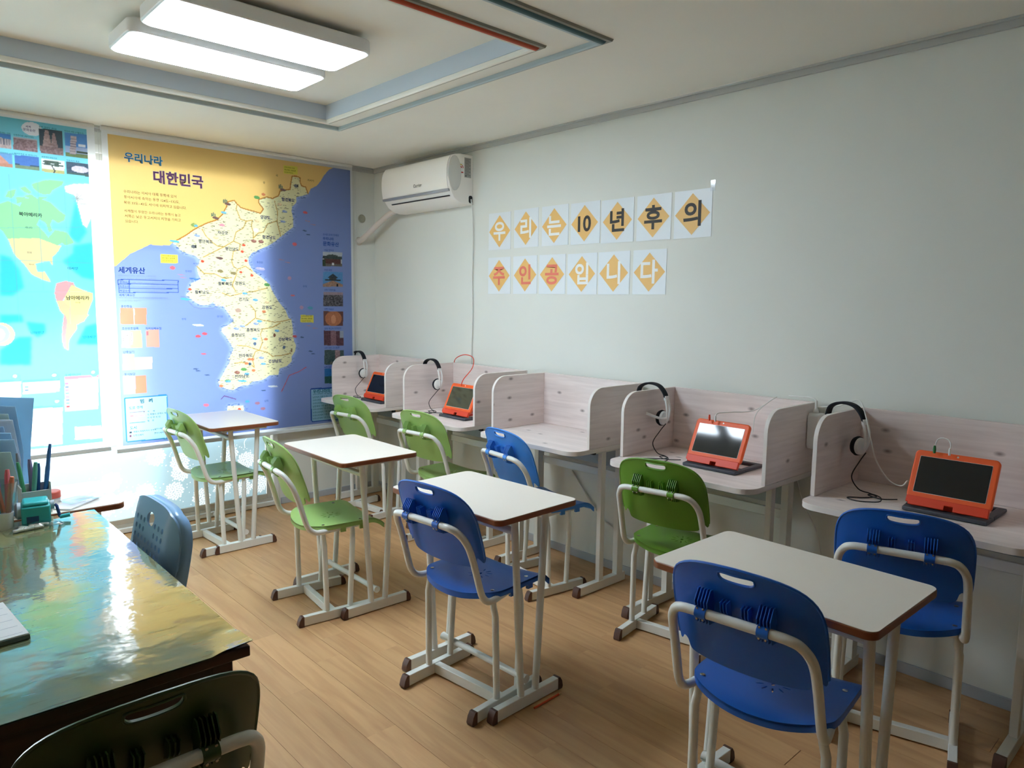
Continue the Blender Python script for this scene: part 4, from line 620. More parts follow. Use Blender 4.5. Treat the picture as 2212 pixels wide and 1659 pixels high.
names = {'w': 'white', 'k': 'black', 'r': 'coral'}
xw = XR-.0005
for row, (R__, zc) in enumerate(((ROW1,1.889),(ROW2,1.616))):
    for ci, (s, ya, yb, yc, z_, c) in enumerate(R__):
        t = thing('letter_card', f'card with {names[c]} {"number ten" if s == "10" else "Korean letter"} on amber diamond, {ORD[ci]} from left in {"upper" if row == 0 else "lower"} row', 'card', (xw, yc, z_), 0, 'letter cards spelling a sentence on the right wall')
        til = random.uniform(-.008,.008); t.rotation_euler = (til,0,0)
        MB().box(-.0012, yb-yc, -.112, 0, ya-yc, .113).build('laminated_sheet', M_lamin, t)
        MB().add([(-.0017,-.097,0),(-.0017,0,-.098),(-.0017,.097,0),(-.0017,0,.098)], [(0,1,2,3)]).build('diamond', M_dia, t)
        b = MB(); sz = .125 if s != '10' else .115
        for v, f in textmesh([(s, Matrix.Translation((-.0023, 0, -.36*sz)) @ Matrix.Rotation(-PI/2,4,'Z') @ RX, sz, 'b', 'CENTER')]): b.add(v, f)
        me = bpy.data.meshes.new('lettering'); me.from_pydata(b.v, [], b.f); me.materials.append(INK[c]); o = bpy.data.objects.new('lettering', me); C.objects.link(o); o.parent = t; o['kind'] = 'stuff'
o = MB().box(xw-.0022, 1.868, 1.98, xw-.0012, 1.892, 2.03).build('tape_strip', clear('clear_tape', (.97,.98,1,1), .08, .12)); tag(o, 'clear tape at top corner of the last upper-row card', 'tape')

# ------------------------------------------------------------------ chair
PLANE_S = -.315
def back_fn(u, v, w):
    u = u*.925
    x = -.172+PLANE_S*v*.95+.75*u*u+max(0,abs(u)-.17)*.3; z = .617+v*.955
    # flange at top edge bends back a little
    return (x+w*.95, u, z+w*.3)
half = [(0,-.083),(.06,-.0825),(.12,-.079),(.158,-.073),(.169,-.062),(.174,-.042),(.186,-.034),(.1975,-.050),(.2045,-.047),(.208,-.015),(.2090,.03),(.2085,.08),(.206,.12),(.198,.155),(.181,.184),(.152,.204),(.112,.2165),(.06,.2235),(0,.226)]
def chair(name, label, m_back, m_seat, slim=False):
    R = thing(name, label, 'chair')
    seat_out = []
    for a, b in [(-.128,0),(-.122,.07),(-.10,.135),(-.062,.178),(-.02,.190),(.08,.190),(.17,.188),(.225,.182),(.240,.165),(.240,0)]: seat_out.append((a,b))
    seat_out = cat2(seat_out, 4, False); seat_out += [(a,-b) for a,b in seat_out[::-1][1:-1]]
    holes = [circ(.045,0,.011,10,.006)]
    for k in range(10):
        q = 2*PI*(k+.5)/10; holes.append(circ(.045+.036*math.cos(q), .036*math.sin(q), .012, 8, .0026, q))
    def seat_fn(u, v, w):
        z = .437 - max(0, u-.165)**2*7 + .10*v*v - .004*math.cos(min(1,abs(v)/.19)*PI/2)*2
        z -= max(0, -(u+.085))**2*4
        return (u, v, z+w)
    s = sheet(seat_out, holes, .028, seat_fn, .007); st = s.build('seat', m_seat, R, ang=50)
    rim = MB(); ring_ = seat_out  # skirt under the seat edge
    N_ = len(ring_)
    for i in range(N_):
        (a,b), (c,d) = ring_[i], ring_[(i+1) % N_]
        if a > .232 and c > .232: continue
        p, q = seat_fn(a,b,0), seat_fn(c,d,0); k = .985
        rim.add([(p[0],p[1],p[2]+.002),(q[0],q[1],q[2]+.002),(q[0],q[1],q[2]-.018),(p[0],p[1],p[2]-.018),(p[0]*k,p[1]*k,p[2]),(q[0]*k,q[1]*k,q[2]),(q[0]*k,q[1]*k,q[2]-.018),(p[0]*k,p[1]*k,p[2]-.018)], [(0,1,2,3),(7,6,5,4),(3,2,6,7)])
    rim.tube([(.241,-.166,seat_fn(.24,-.166,0)[2]-.001),(.242,-.08,seat_fn(.24,-.08,0)[2]-.001),(.242,.08,seat_fn(.24,.08,0)[2]-.001),(.241,.166,seat_fn(.24,.166,0)[2]-.001)], .0055, 8)
    rim.build('seat_rim', m_seat, st, ang=60)
    tb = MB()
    for a in (.02,.115):
        for sgn in (-1,1): tb.box(a, sgn*.172-.008, .400, a+.026, sgn*.172+.008+.004*sgn, .432)
    tb.build('seat_tab', m_seat, st)
    sb = MB()
    for a, b_ in ((-.055,.158),(-.055,-.158),(.125,.160),(.125,-.160)): sb.lathe([(.0075,0),(.0075,.0015),(.0045,.0025),(0,.0025)], (a, b_, seat_fn(a,b_,.0035)[2]), 10)
    sb.build('seat_screw', M_screw, st)['kind'] = 'stuff'
    # backrest
    hs = cat2(half, 2, False); outl = hs+[(-a,b) for a,b in hs[::-1][1:-1]]
    slot = [(-.046,.203),(-.040,.2085),(0,.2075),(.040,.2085),(.046,.203),(.045,.195),(.034,.1885),(0,.1865),(-.034,.1885),(-.045,.195)]
    slot = cat2(slot, 3)
    outl2 = outl; bk = sheet(outl2, [slot], .024, back_fn, .0055); B = bk.build('backrest', m_back, R, ang=50)
    hr = MB(); pts = [Vector(back_fn(a,b,-.0035)) for a,b in cat2([(p[0]*1.06, (p[1]-.1975)*1.16+.1975) for p in slot], 1)]; pts.append(pts[0]); hr.tube(pts, .0024, 6); hr.build('handle_rim', m_back, B)
    er = MB(); pts = [Vector(back_fn(a,b,-.002)) for a,b in outl if b > -.03]
    top_ = [Vector(back_fn(a,b,-.001)) for a,b in hs if (a > .2 and b > -.045) or b > .06]; top2 = [Vector((p.x,-p.y,p.z)) for p in top_[::-1]]
    er.tube(top_+top2[1:], .0040, 6); er.build('edge_rim', m_back, B)
    bar = MB()
    path = [(.14,-.158,.418),(.02,-.166,.418),(-.07,-.180,.417),(-.108,-.185,.424),(-.134,-.186,.448),(-.150,-.185,.490),(-.170,-.183,.56),(-.192,-.180,.625),(-.210,-.173,.662),(-.228,-.156,.690),(-.240,-.135,.702),(-.243,-.10,.705)]
    full = path+[(-.243,0,.705)]+[(a,-b,c) for a,b,c in path[::-1]]
    bar.tube(cat(full, 5), .0122, 12); F = bar.build('back_tube', M_metal, R, ang=60)
    for sg in (-1,1):
        cl = MB(); y0 = sg*.0775
        cl.tube([(-.243,y0-.014,.705),(-.243,y0+.014,.705)], .0158, 12)
        cl.box(-.240,y0-.014,.690,-.206,y0+.014,.720)
        for k in range(5):
            yy = y0-.016+.008*k
            cl.prism([(-.205,.672),(-.236,.676),(-.240,.690),(-.205,.690)], lambda u,v,w: (u,w,v), yy-.0011, yy+.0011)
            cl.prism([(-.208,.720),(-.249,.720),(-.253,.735),(-.236,.762),(-.224,.762)], lambda u,v,w: (u,w,v), yy-.0011, yy+.0011)
        q = cl.build('clamp', m_back, R); sc_ = MB()
        for dy in (-.008,.008):
            for dz in (-.0135,.0135): sc_.lathe([(.0028,0),(.0028,.002),(0,.003)], (-.2525, y0+dy, .705+dz), 8, M=Matrix.Rotation(-PI/2,4,'Y'))
        sc_.build('clamp_screw', M_screw, q)['kind'] = 'stuff'
        rb = MB(); y1 = sg*.0265
        for k in range(3):
            yy = y1-.008+.008*k
            rb.prism([(-.204,.700),(-.228,.712),(-.236,.722),(-.240,.742),(-.218,.745)], lambda u,v,w: (u,w,v), yy-.0011, yy+.0011)
        rb.box(-.222,y1-.008,.708,-.216,y1+.008,.738)
        rb.build('back_rib', m_back, R)
        ft = MB().box(-.165,sg*.180-.013,.004,.165,sg*.180+.013,.046).build('foot', M_metal, R, bevel=.002)
        for e in (-1,1):
            MB().prism([(e*.163,.001),(e*.186,.001),(e*.190,.010),(e*.184,.032),(e*.174,.0475),(e*.163,.0475)], lambda u,v,w: (u,sg*.180+w,v), -.0145, .0145).build('foot_cap', M_cap, ft, bevel=.001)
        for (bx, tx, rr) in ((-.052,-.060,1),(.060,.082,.8)):
            lg = MB(); lg.tube([(bx,sg*.180,.044),(bx+(tx-bx)*.8,sg*.176,.35),(tx,sg*.168,.385),(tx,sg*.163,.425)], [.0125,.0125,.0118,.0105], 12)
            lg.build('leg', M_metal, R)
    MB().box(-.035,-.167,.006,-.007,.167,.044).build('crossbar', M_metal, R, bevel=.002)
    MB().box(.10,-.160,.405,.118,.160,.418).box(-.07,-.165,.405,-.052,.165,.418).build('seat_support', M_metal, R, bevel=.002)
    return R
blue0 = chair('student_chair', '', M_blue, M_blue)
green0 = chair('student_chair', '', M_green, M_green)
def place(root, first, label, x, y, th, back=None):
    if first: root.location = (x,y,0); root.rotation_euler = (0,0,math.radians(th)); root['label'] = label; return root
    rm = None
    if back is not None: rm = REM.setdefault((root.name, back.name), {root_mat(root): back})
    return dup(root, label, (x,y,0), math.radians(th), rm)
REM = {}
def root_mat(r): return M_blue if r is blue0 else M_green
CH = [
 ('D', blue0, 1, 'blue student chair in the right foreground, tucked under nearest white desk', 1.736,.857,5.7, None),
 ('H', blue0, 0, 'dark blue student chair angled in front of rightmost carrel', 2.55,.805,15, None),
 ('C', blue0, 0, 'blue student chair at the middle white desk, sunburst holes in its seat', 1.655,1.99,5.5, None),
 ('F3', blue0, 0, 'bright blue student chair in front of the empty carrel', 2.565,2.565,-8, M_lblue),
 ('G4', green0, 1, 'dark green student chair at fourth carrel with white-mic headset', 2.575,1.71,9, None),
 ('F2', green0, 0, 'green student chair at second carrel from the windows', 2.59,3.36,4.3, M_lgreen),
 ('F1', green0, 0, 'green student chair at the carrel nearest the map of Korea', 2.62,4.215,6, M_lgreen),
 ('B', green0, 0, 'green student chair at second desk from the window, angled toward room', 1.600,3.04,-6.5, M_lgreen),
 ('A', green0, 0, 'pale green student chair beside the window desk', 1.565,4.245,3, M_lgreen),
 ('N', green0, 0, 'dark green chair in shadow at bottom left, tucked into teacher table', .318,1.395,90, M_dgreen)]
first = {}
for k, r, f, lab, x_, y_, th, bk in sorted(CH, key=lambda q: q[2]):   # copies first, the originals last
    o = place(r, f, lab, x_, y_, th, bk); o['group'] = 'student chairs with clamp-on plastic backs'

# ------------------------------------------------------------------ student desks
def desk(label, loc, rot):
    R = thing('student_desk', label, 'desk', loc, rot, 'white-topped student desks')
    tp = MB(); o2 = rrect(-.2025,-.305,.2025,.305,.028,6)
    tp.prism(o2, lambda u,v,w: (u,v,w), .719, .7395, 1, 1); tp.build('desk_edge', M_edge, R, bevel=.003)
    MB().prism(rrect(-.2005,-.303,.2005,.303,.026,6), lambda u,v,w: (u,v,w), .7385, .7405).build('desktop', M_lam, R)
    for sg in (-1,1):
        ft = MB().box(-.160,sg*.247-.0135,.004,.160,sg*.247+.0135,.048).build('foot', M_metal, R, bevel=.002)
        for e in (-1,1): MB().prism([(e*.158,.001),(e*.180,.001),(e*.184,.010),(e*.179,.033),(e*.168,.0495),(e*.158,.0495)], lambda u,v,w: (u,sg*.247+w,v), -.015, .015).build('foot_cap', M_cap, ft, bevel=.001)
        for bx, tx in ((-.030,-.070),(.045,.090)): MB().tube([(bx,sg*.247,.045),(tx,sg*.243,.717)], .0135, 12).build('leg', M_metal, R)
    MB().tube([(-.060,-.232,.66),(-.062,-.215,.66),(-.062,.215,.66),(-.060,.232,.66)], [.016,.0135,.0135,.016], 12).build('upper_bar', M_metal, R)
    MB().tube([(.008,-.238,.092),(.008,-.21,.092),(.008,.21,.092),(.008,.238,.092)], [.016,.0125,.0125,.016], 12).build('lower_bar', M_metal, R)
    MB().box(-.12,-.26,.703,.14,-.23,.719).box(-.12,.23,.703,.14,.26,.719).build('top_rail', M_metal, R)
    MB().tube(cat([(.13,.215,.715),(.13,.215,.690),(.13,.222,.672),(.13,.235,.665),(.13,.245,.674),(.13,.246,.684)], 5), .0022, 8).build('bag_hook', M_screw, R)
    return R
d0 = desk('white student desk in the right foreground, largest in view', (1.812,.853,0), math.radians(-1))
for lab, x_, y_, a in (('white student desk in the middle, blue chair behind it', 1.715,2.005,2), ('white student desk second from the window wall', 1.765,3.065,-1), ('white student desk nearest the window, before the map of Korea', 1.645,4.30,0), ('white side table at left behind teacher table, holding papers', .377,2.92,90)):
    dup(d0, lab, (x_,y_,0), math.radians(a))

# ------------------------------------------------------------------ carrels
def carrel(label, y):
    R = thing('study_carrel', label, 'carrel', (2.985, y, 0), 0, 'pale wood study carrels along the right wall')
    W2_ = .356
    out = [(-.0,-W2_),(-.0,W2_)]+[(-.525+.07-.07*math.sin(t), W2_-.07+.07*math.cos(t)) for t in [PI/2*i/7 for i in range(8)]]+[(-.455-.07*math.cos(t), -W2_+.07-.07*math.sin(t)) for t in [PI/2*i/7 for i in range(8)]]
    MB().prism(out, lambda u,v,w: (u,v,w), .733, .755, 0, 1).build('desktop', [M_wy, M_wedge], R, bevel=.001)
    sp = [(-.016,.756),(-.016,1.050),(-.32,1.050)]+[(-.32-.09*math.sin(t), .96+.09*math.cos(t)) for t in [PI/2*i/8 for i in range(1,9)]]+[(-.410,.756)]
    for sg in (-1,1):
        b = MB(); a_, b_ = sorted((sg*W2_, sg*(W2_-.016))); b.prism(sp, lambda u,v,w: (u,w,v), a_, b_, 0, 1); b.build('side_panel', [M_wx, M_wedge], R, bevel=.001)
    MB().box(-.016,-W2_,.7555,0,W2_,1.050).build('back_panel', M_wb, R, bevel=.001)
    for sg in (-1,1):
        yy = sg*.295
        ft = MB().box(-.40,yy-.016,.003,-.045,yy+.016,.048).build('foot', M_metal, R, bevel=.002)
        MB().prism([(-.398,.001),(-.420,.001),(-.424,.010),(-.419,.034),(-.410,.050),(-.398,.050)], lambda u,v,w: (u,yy+w,v), -.0175, .0175).build('foot_cap', M_cap, ft, bevel=.001)
        MB().box(-.255,yy-.013,.046,-.222,yy+.013,.712).build('leg', M_metal, R, bevel=.002)
        MB().box(-.115,yy-.016,.046,-.068,yy+.016,.733).build('leg', M_metal, R, bevel=.002)
        MB().box(-.30,yy-.014,.711,-.05,yy+.014,.7325).build('side_rail', M_metal, R, bevel=.002)
        MB().box(-.318,yy-.012,.709,-.301,yy+.012,.731).build('rail_cap', M_dark, R)
    MB().box(-.085,-.278,.540,-.068,.278,.580).build('crossbar', M_metal, R, bevel=.002)
    MB().box(-.075,-.275,.60,-.070,.275,.728).build('modesty_panel', mat('grey_panel', rgb(150,160,162), .3), R)
    return R
CY = [4.345, 3.434, 2.579, 1.68, .79]
c0 = carrel('study carrel nearest the map of Korea, farthest from camera', CY[0])
for lab, y_ in zip(('study carrel second from the window, with orange cord above its back', 'empty study carrel between the two with orange tablets', 'study carrel fourth from the window, holding tablet with glare and headset', 'rightmost study carrel nearest the camera, partly cut by the frame'), CY[1:]):
    dup(c0, lab, (2.985, y_, 0), 0)

# ------------------------------------------------------------------ tablets
def tablet(label, x, y, rot):
    R = thing('tablet', label, 'tablet', (x, y, .7555), rot, 'orange-cased tablets on the carrels')
    MB().prism(rrect(-.005,-.125,.225,.125,.022)+[], lambda u,v,w: (u,v,w), 0, .014).build('base_plate', M_base, R, bevel=.003) if False else None
    bp = MB().box(-.01,-.127,.0005,.05,.127,.015).box(.05,-.127,.0005,.075,-.095,.015).box(.05,.095,.0005,.075,.127,.015).box(.075,-.127,.0005,.235,-.100,.013).box(.075,.100,.0005,.235,.127,.013).box(.205,-.100,.0005,.235,.100,.013)
    bp.build('base_frame', M_base, R, bevel=.004)
    tl = math.radians(25.6); T = Matrix.Translation((.028,0,.045)) @ Matrix.Rotation(tl,4,'Y')
    def P_(u,v,w): return T @ Vector((w, u, v))
    cs = MB().prism(rrect(-.128,-.005,.128,.170,.016), P_, -.004, .014).build('case', M_orange, R, bevel=.005, seg=3)
    MB().prism(rrect(-.109,.0175,.109,.148,.002,1), P_, -.0048, -.0030).build('screen_edge', M_white, cs)
    MB().prism(rrect(-.108,.0185,.108,.147,.002,1), P_, -.0054, -.0040).build('screen', M_screen, cs)
    MB().prism(circ(-.004,.160,.0032,10), P_, -.0050, -.0035).build('camera_dot', M_white, cs)
    b = MB()
    b.prism([(-.124,-.030),(-.022,-.030),(-.022,-.014),(.004,-.014),(.004,-.030),(.116,-.030),(.116,-.022),(.124,-.022),(.124,.002),(-.124,.002)], P_, -.010, .004).build('stand_lip', M_dkorange, R, bevel=.002)
    MB().prism([(-.06,-.025),(.06,-.025),(.05,.10),(-.05,.10)], P_, .014, .020).build('stand_back', M_dkorange, R)
    MB().box(.030,-.055,.013,.150,.055,.022).tube([(.140,-.03,.018),(.105,-.03,.125)], .006, 8).tube([(.140,.03,.018),(.105,.03,.125)], .006, 8).build('stand_leg', M_dkorange, R)
    return R
TA = [('orange tablet at the carrel nearest the map, partly hidden by divider', CY[0]), ('orange tablet in the second carrel, below the orange cord', CY[1]), ('orange tablet with white lamp glare across its dark screen', CY[3]), ('orange tablet with black screen in rightmost carrel', CY[4])]
t0 = None
for i, (lab, y_) in enumerate(TA):
    if i == 0: t0 = tablet(lab, 2.648, y_-.064, 0)
    else: dup(t0, lab, (2.648, y_-.064, .7555), 0)

# ------------------------------------------------------------------ headphones hung over the left dividers
def headset(label, x, y, mic, rot=0, tilt=0):
    R = thing('headset', label, 'headphones', (x, y, 1.052), rot, 'headphones hung over carrel dividers')
    # y + is behind the divider, y - is inside the carrel
    band = cat([(0,.085,-.040),(0,.074,.002),(0,.040,.022),(0,0,.026),(0,-.038,.016),(0,-.066,-.012),(0,-.078,-.040)], 6)
    b = MB(); vs = []; fs = []
    for i, p in enumerate(band):
        t = (band[min(i+1,len(band)-1)]-band[max(i-1,0)]).normalized(); nn = Vector((1,0,0)).cross(t)
        for a, c in ((-.016,-.005),(.016,-.005),(.013,.005),(-.013,.005)): vs.append(p+Vector((1,0,0))*a+nn*c)
    for i in range(len(band)-1):
        for k in range(4): fs.append((i*4+k, i*4+(k+1)%4, (i+1)*4+(k+1)%4, (i+1)*4+k))
    fs += [(0,1,2,3),((len(band)-1)*4+3,(len(band)-1)*4+2,(len(band)-1)*4+1,(len(band)-1)*4)]
    b.add(vs, fs); b.build('headband', M_cush, R, bevel=.003, ang=60)
    for sg in (1,-1):
        yb = sg*.080
        a = MB()
        for dx in (-.010,.010): a.tube(cat([(dx,sg*.077,-.032),(dx*1.2,sg*.090,-.075),(dx*.9,sg*.092,-.115),(dx*.5,sg*.085,-.142)], 5), [.0052]*16, 8)
        a.box(-.014,sg*.078-.005,-.046,.014,sg*.078+.005,-.026); a.build('slider_arm', M_white, R)
        Mr = Matrix.Rotation(-sg*PI/2,4,'X')
        cup = MB().lathe([(0,0),(.020,0),(.031,-.006),(.033,-.014),(.033,-.018)], (0,sg*.080,-.132), 22, M=Mr).build('ear_cup', M_white, R)
        MB().lathe([(.010,-.0175),(.036,-.0175),(.038,-.026),(.033,-.036),(.016,-.034),(.012,-.026)], (0,sg*.080,-.132), 22, M=Mr).build('cushion', M_cush, cup)
    if mic: MB().tube(cat([(-.015,-.088,-.130),(-.045,-.082,-.128),(-.080,-.052,-.112),(-.098,-.038,-.102)], 5), [.006]*10+[.0065]*6, 8).build('microphone_boom', M_white, R)
    return R
h0 = headset('white and black headphones on the carrel nearest the map', 2.80, CY[0]+.348, False)
h1 = dup(h0, 'white and black headphones in the second carrel below orange cord', (2.80, CY[1]+.348, 1.052), 0)
h2 = headset('headset with white microphone boom on fourth carrel divider', 2.80, CY[3]+.348, True)
h3 = dup(h0, 'headphones with dark cushion tipped toward the wall, rightmost carrel', (2.84, CY[4]+.348, 1.052), math.radians(-14))
def cord(name, label, pts, r=.0022, m=None, k=6, cat_='cable'):
    o = MB().tube(cat(pts, k), r, 8).build(name, m or M_cable); tag(o, label, cat_); return o
def hcord(head, x, yc, seed):
    rr = random.Random(seed); z = .7585; y = yc+.348-.080
    o = cord('cable', 'x', [(x,y,.895),(x-.03,y+.012,.86),(x-.07,y+.02,.81),(x-.075,y-.01,.768),(x-.07,y-.05,z),(x-.10,y-.085,z),(x-.15,y-.06,z),(x-.20,y-.02,z+.002),(x-.215,y-.06,z),(x-.18,y-.12,z+.002),(x-.13,y-.11,z+.006),(x-.11,y-.075,z+.008),(x-.14,y-.07,z+.010),(x-.155,y-.115,z+.008),(x-.13,y-.14,z+.006),(x-.10,y-.155,z+.004),(x-.10,y-.19,.80),(x-.085,y-.215,.90)][:16]); del o['label']; del o['category']
    o.parent = head; bpy.context.view_layer; o.matrix_parent_inverse = Matrix.LocRotScale(head.location, head.rotation_euler, None).inverted()
hcord(h0, 2.80, CY[0], 1)
hcord(h1, 2.80, CY[1], 2)
hcord(h2, 2.80, CY[3], 3)
hcord(h3, 2.84, CY[4], 4)
# charging cords and plugs at the tablets
cord('charging_cable', 'orange charging cord arching over the second carrel back', [(2.735,CY[1]-.035,.945),(2.745,CY[1]-.045,.985),(2.86,CY[1]+.01,1.045),(2.94,CY[1]+.10,1.098),(2.955,CY[1]+.20,1.112),(2.965,CY[1]+.30,1.085),(2.99,CY[1]+.36,1.04),(2.997,CY[1]+.37,.95)], .0028, M_dkorange)
cord('charging_cable', 'white charging cord curling behind the tablet of fourth carrel', [(2.728,CY[3]-.035,.955),(2.74,CY[3]-.035,.985),(2.80,CY[3]-.07,.99),(2.86,CY[3]-.14,1.0),(2.90,CY[3]-.20,1.05),(2.93,CY[3]-.205,1.06),(2.93,CY[3]-.165,1.03),(2.90,CY[3]-.13,.98),(2.88,CY[3]-.13,.90)], .0022, M_wcable)
cord('charging_cable', 'short white cord looping above rightmost tablet', [(2.726,CY[4]-.045,.955),(2.735,CY[4]-.045,.985),(2.74,CY[4]-.035,1.002),(2.74,CY[4]-.015,1.006),(2.738,CY[4]-.001,.995),(2.728,CY[4]+.002,.965)], .0020, M_wcable)
cord('charging_cable', 'white cord hanging across headphones in the rightmost carrel', [(2.94,1.30,1.035),(2.90,1.20,1.055),(2.86,1.13,1.085),(2.84,1.09,1.09),(2.82,1.06,1.04),(2.80,1.03,.96),(2.79,1.0,.88),(2.78,.95,.82),(2.76,.90,.81),(2.73,.87,.84)], .0024, M_wcable)
for lab, y_, m in (('tiny orange plug on top of the tablet with lamp glare', CY[3]-.005, M_dkorange), ('tiny green plug on top of rightmost tablet', CY[4]+.002, ink('green_plug', rgb(40,120,60)))):
    o = MB().lathe([(0,0),(.004,0),(.005,.012),(.0035,.026),(0,.027)], (2.730, y_, .952), 10).build('audio_plug', m); tag(o, lab, 'plug')
for lab, y_ in (('white cord plug on the tablet with lamp glare', CY[3]-.035), ('white cord plug on top of rightmost tablet', CY[4]-.045)):
    o = MB().lathe([(0,0),(.0038,0),(.0038,.016),(.0025,.024),(0,.024)], (2.728, y_, .952), 10).build('charging_plug', M_wcable); tag(o, lab, 'plug')
# power strip on the fourth carrel
Ps = thing('power_strip', 'white power strip fixed upright outside the fourth carrel', 'power strip', (2.90, 1.322, .862))
MB().prism(rrect(0,0,.062,.150,.018), lambda u,v,w: (u,w,v), -.050, .0).build('strip_body', M_white, Ps, bevel=.005)
for i, z_ in enumerate((.112,.075,.036)): MB().lathe([(0,0),(.0185,0),(.0195,.003),(.0170,.0035),(.0165,-.010+.0106),(0,.0006)], (.034,-.0497,z_), 18, M=Matrix.Rotation(PI/2,4,'X')).build('socket', mat('socket_grey', rgb(150,152,148), .5), Ps)
o = MB().box(2.916,1.205,.958,2.950,1.2675,.990).build('power_adapter', mat('adapter_white', rgb(224,222,212), .4), None, bevel=.004); tag(o, 'white plug-in adapter sticking out of the power strip', 'adapter')
o = MB().lathe([(0,0),(.012,0),(.010,.012),(.0058,.020),(.0052,.045),(.0035,.052),(0,.052)], (2.93,1.300,1.0125), 14).build('cord_strain_relief', M_white); tag(o, 'white cord end on top of power strip', 'plug')
cord('power_cable', 'white cord from the power strip top running along carrel', [(2.93,1.300,1.062),(2.935,1.32,1.072),(2.95,1.38,1.070),(2.97,1.44,1.066)], .003, M_wcable)
cord('power_cable', 'white wall cord sagging behind the empty carrel', [(3.004,2.72,.50),(2.998,2.55,.33),(2.998,2.42,.24),(3.0,2.25,.20),(3.0,2.05,.17),(3.0,1.9,.165)], .005, M_wcable)
cord('power_cable', 'thin white cord hanging below the fourth carrel', [(2.995,1.40,.72),(2.995,1.36,.60),(2.995,1.30,.50),(2.992,1.27,.40)], .003, M_wcable)
cord('power_cable', 'white cord hanging on wall below the second carrel', [(3.000,3.25,.73),(2.998,3.24,.55),(2.998,3.26,.3),(2.998,3.25,.06)], .004, M_wcable)

# ------------------------------------------------------------------ teacher table
T = thing('teacher_table', 'dark brown wooden teacher table under a worn glossy map sheet', 'table', (.17, 2.05, 0))
TX0, TX1, TY0, TY1 = -.42, .405, -.64, .652
MB().box(TX0,TY0,.712,TX1,TY1,.735).build('tabletop', M_dwood, T, bevel=.003)
MB().box(TX0+.03,TY0+.025,.60,TX1-.03,TY0+.045,.712).box(TX0+.03,TY1-.045,.60,TX1-.03,TY1-.025,.712).box(TX0+.03,TY0+.045,.60,TX0+.05,TY1-.045,.712).box(TX1-.05,TY0+.045,.60,TX1-.03,TY1-.045,.712).build('apron', M_dwood, T, bevel=.002)
for a in (TX0+.02, TX1-.08):
    for b_ in (TY0+.015, TY1-.075): MB().box(a,b_,0,a+.06,b_+.06,.60).box(a+.008,b_+.008,.60,a+.052,b_+.052,.7115).build('leg', M_dwood, T, bevel=.004)
# glossy printed sheet
N = NT('glossy_map_sheet'); tc = N.new('ShaderNodeTexCoord')
n1 = N.new('ShaderNodeTexNoise'); n1.inputs['Scale'].default_value = 3.0; n1.inputs['Detail'].default_value = 5; N.link(tc.outputs['Object'], n1.inputs['Vector'])
r_ = N.new('ShaderNodeValToRGB'); cr = r_.color_ramp; cr.elements[0].position = .38; cr.elements[0].color = rgb(96,122,108); cr.elements[1].position = .62; cr.elements[1].color = rgb(146,136,88)
for p_, c_ in ((.44,rgb(108,124,98)),(.5,rgb(126,130,90)),(.56,rgb(140,130,84))): e = cr.elements.new(p_); e.color = c_
N.link(n1.outputs['Fac'], r_.inputs[0])
n2 = N.new('ShaderNodeTexNoise'); n2.inputs['Scale'].default_value = 1.0; n2.inputs['Detail'].default_value = 7; mp = N.new('ShaderNodeMapping'); mp.inputs['Scale'].default_value = (16,120,1); mp.inputs['Rotation'].default_value = (0,0,.9)
N.link(tc.outputs['Object'], mp.inputs[0]); N.link(mp.outputs[0], n2.inputs['Vector'])
r3 = N.new('ShaderNodeValToRGB'); r3.color_ramp.elements[0].position = .28; r3.color_ramp.elements[0].color = (.45,.42,.3,1); r3.color_ramp.elements[1].position = .40; r3.color_ramp.elements[1].color = (1,1,1,1); N.link(n2.outputs['Fac'], r3.inputs[0])
mx = N.new('ShaderNodeMix', data_type='RGBA', blend_type='MULTIPLY'); mx.inputs['Factor'].default_value = .55; N.link(r_.outputs[0], mx.inputs['A']); N.link(r3.outputs[0], mx.inputs['B']); N.link(mx.outputs['Result'], N.b.inputs['Base Color'])
N.b.inputs['Roughness'].default_value = .10; N.b.inputs['Specular IOR Level'].default_value = 1.0; N.b.inputs['Coat Weight'].default_value = 1.0; N.b.inputs['Coat Roughness'].default_value = .05
n4 = N.new('ShaderNodeTexNoise'); n4.inputs['Scale'].default_value = 14; n4.inputs['Detail'].default_value = 3; N.link(tc.outputs['Object'], n4.inputs['Vector'])
bmp = N.new('ShaderNodeBump'); bmp.inputs['Strength'].default_value = .35; bmp.inputs['Distance'].default_value = .004; N.link(n4.outputs['Fac'], bmp.inputs['Height']); N.link(bmp.outputs['Normal'], N.b.inputs['Normal']); N.link(bmp.outputs['Normal'], N.b.inputs['Coat Normal'])
g_ = MB(); nx, ny = 40, 56
for sgn, off in ((1, .0022), (-1, .0)):
    base = len(g_.v)
    for j in range(ny+1):
        for i in range(nx+1):
            u = TX0+.0+(TX1+.004-TX0)*i/nx; v = TY0-.004+(TY1-TY0+.004)*j/ny
            d = math.hypot(max(0, u-(TX1-.07)), max(0,(TY0+.07)-v)); lift = .010*(min(1, d/.1))**2 if (u > TX1-.07 and v < TY0+.07) else 0
            g_.v.append((u, v, .7355+off+lift))
    for j in range(ny):
        for i in range(nx): q = base+j*(nx+1)+i; g_.f.append((q,q+1,q+nx+2,q+nx+1)); g_.mi.append(0)
g_.build('map_sheet', N.m, T, ang=60)
ZT = .7382
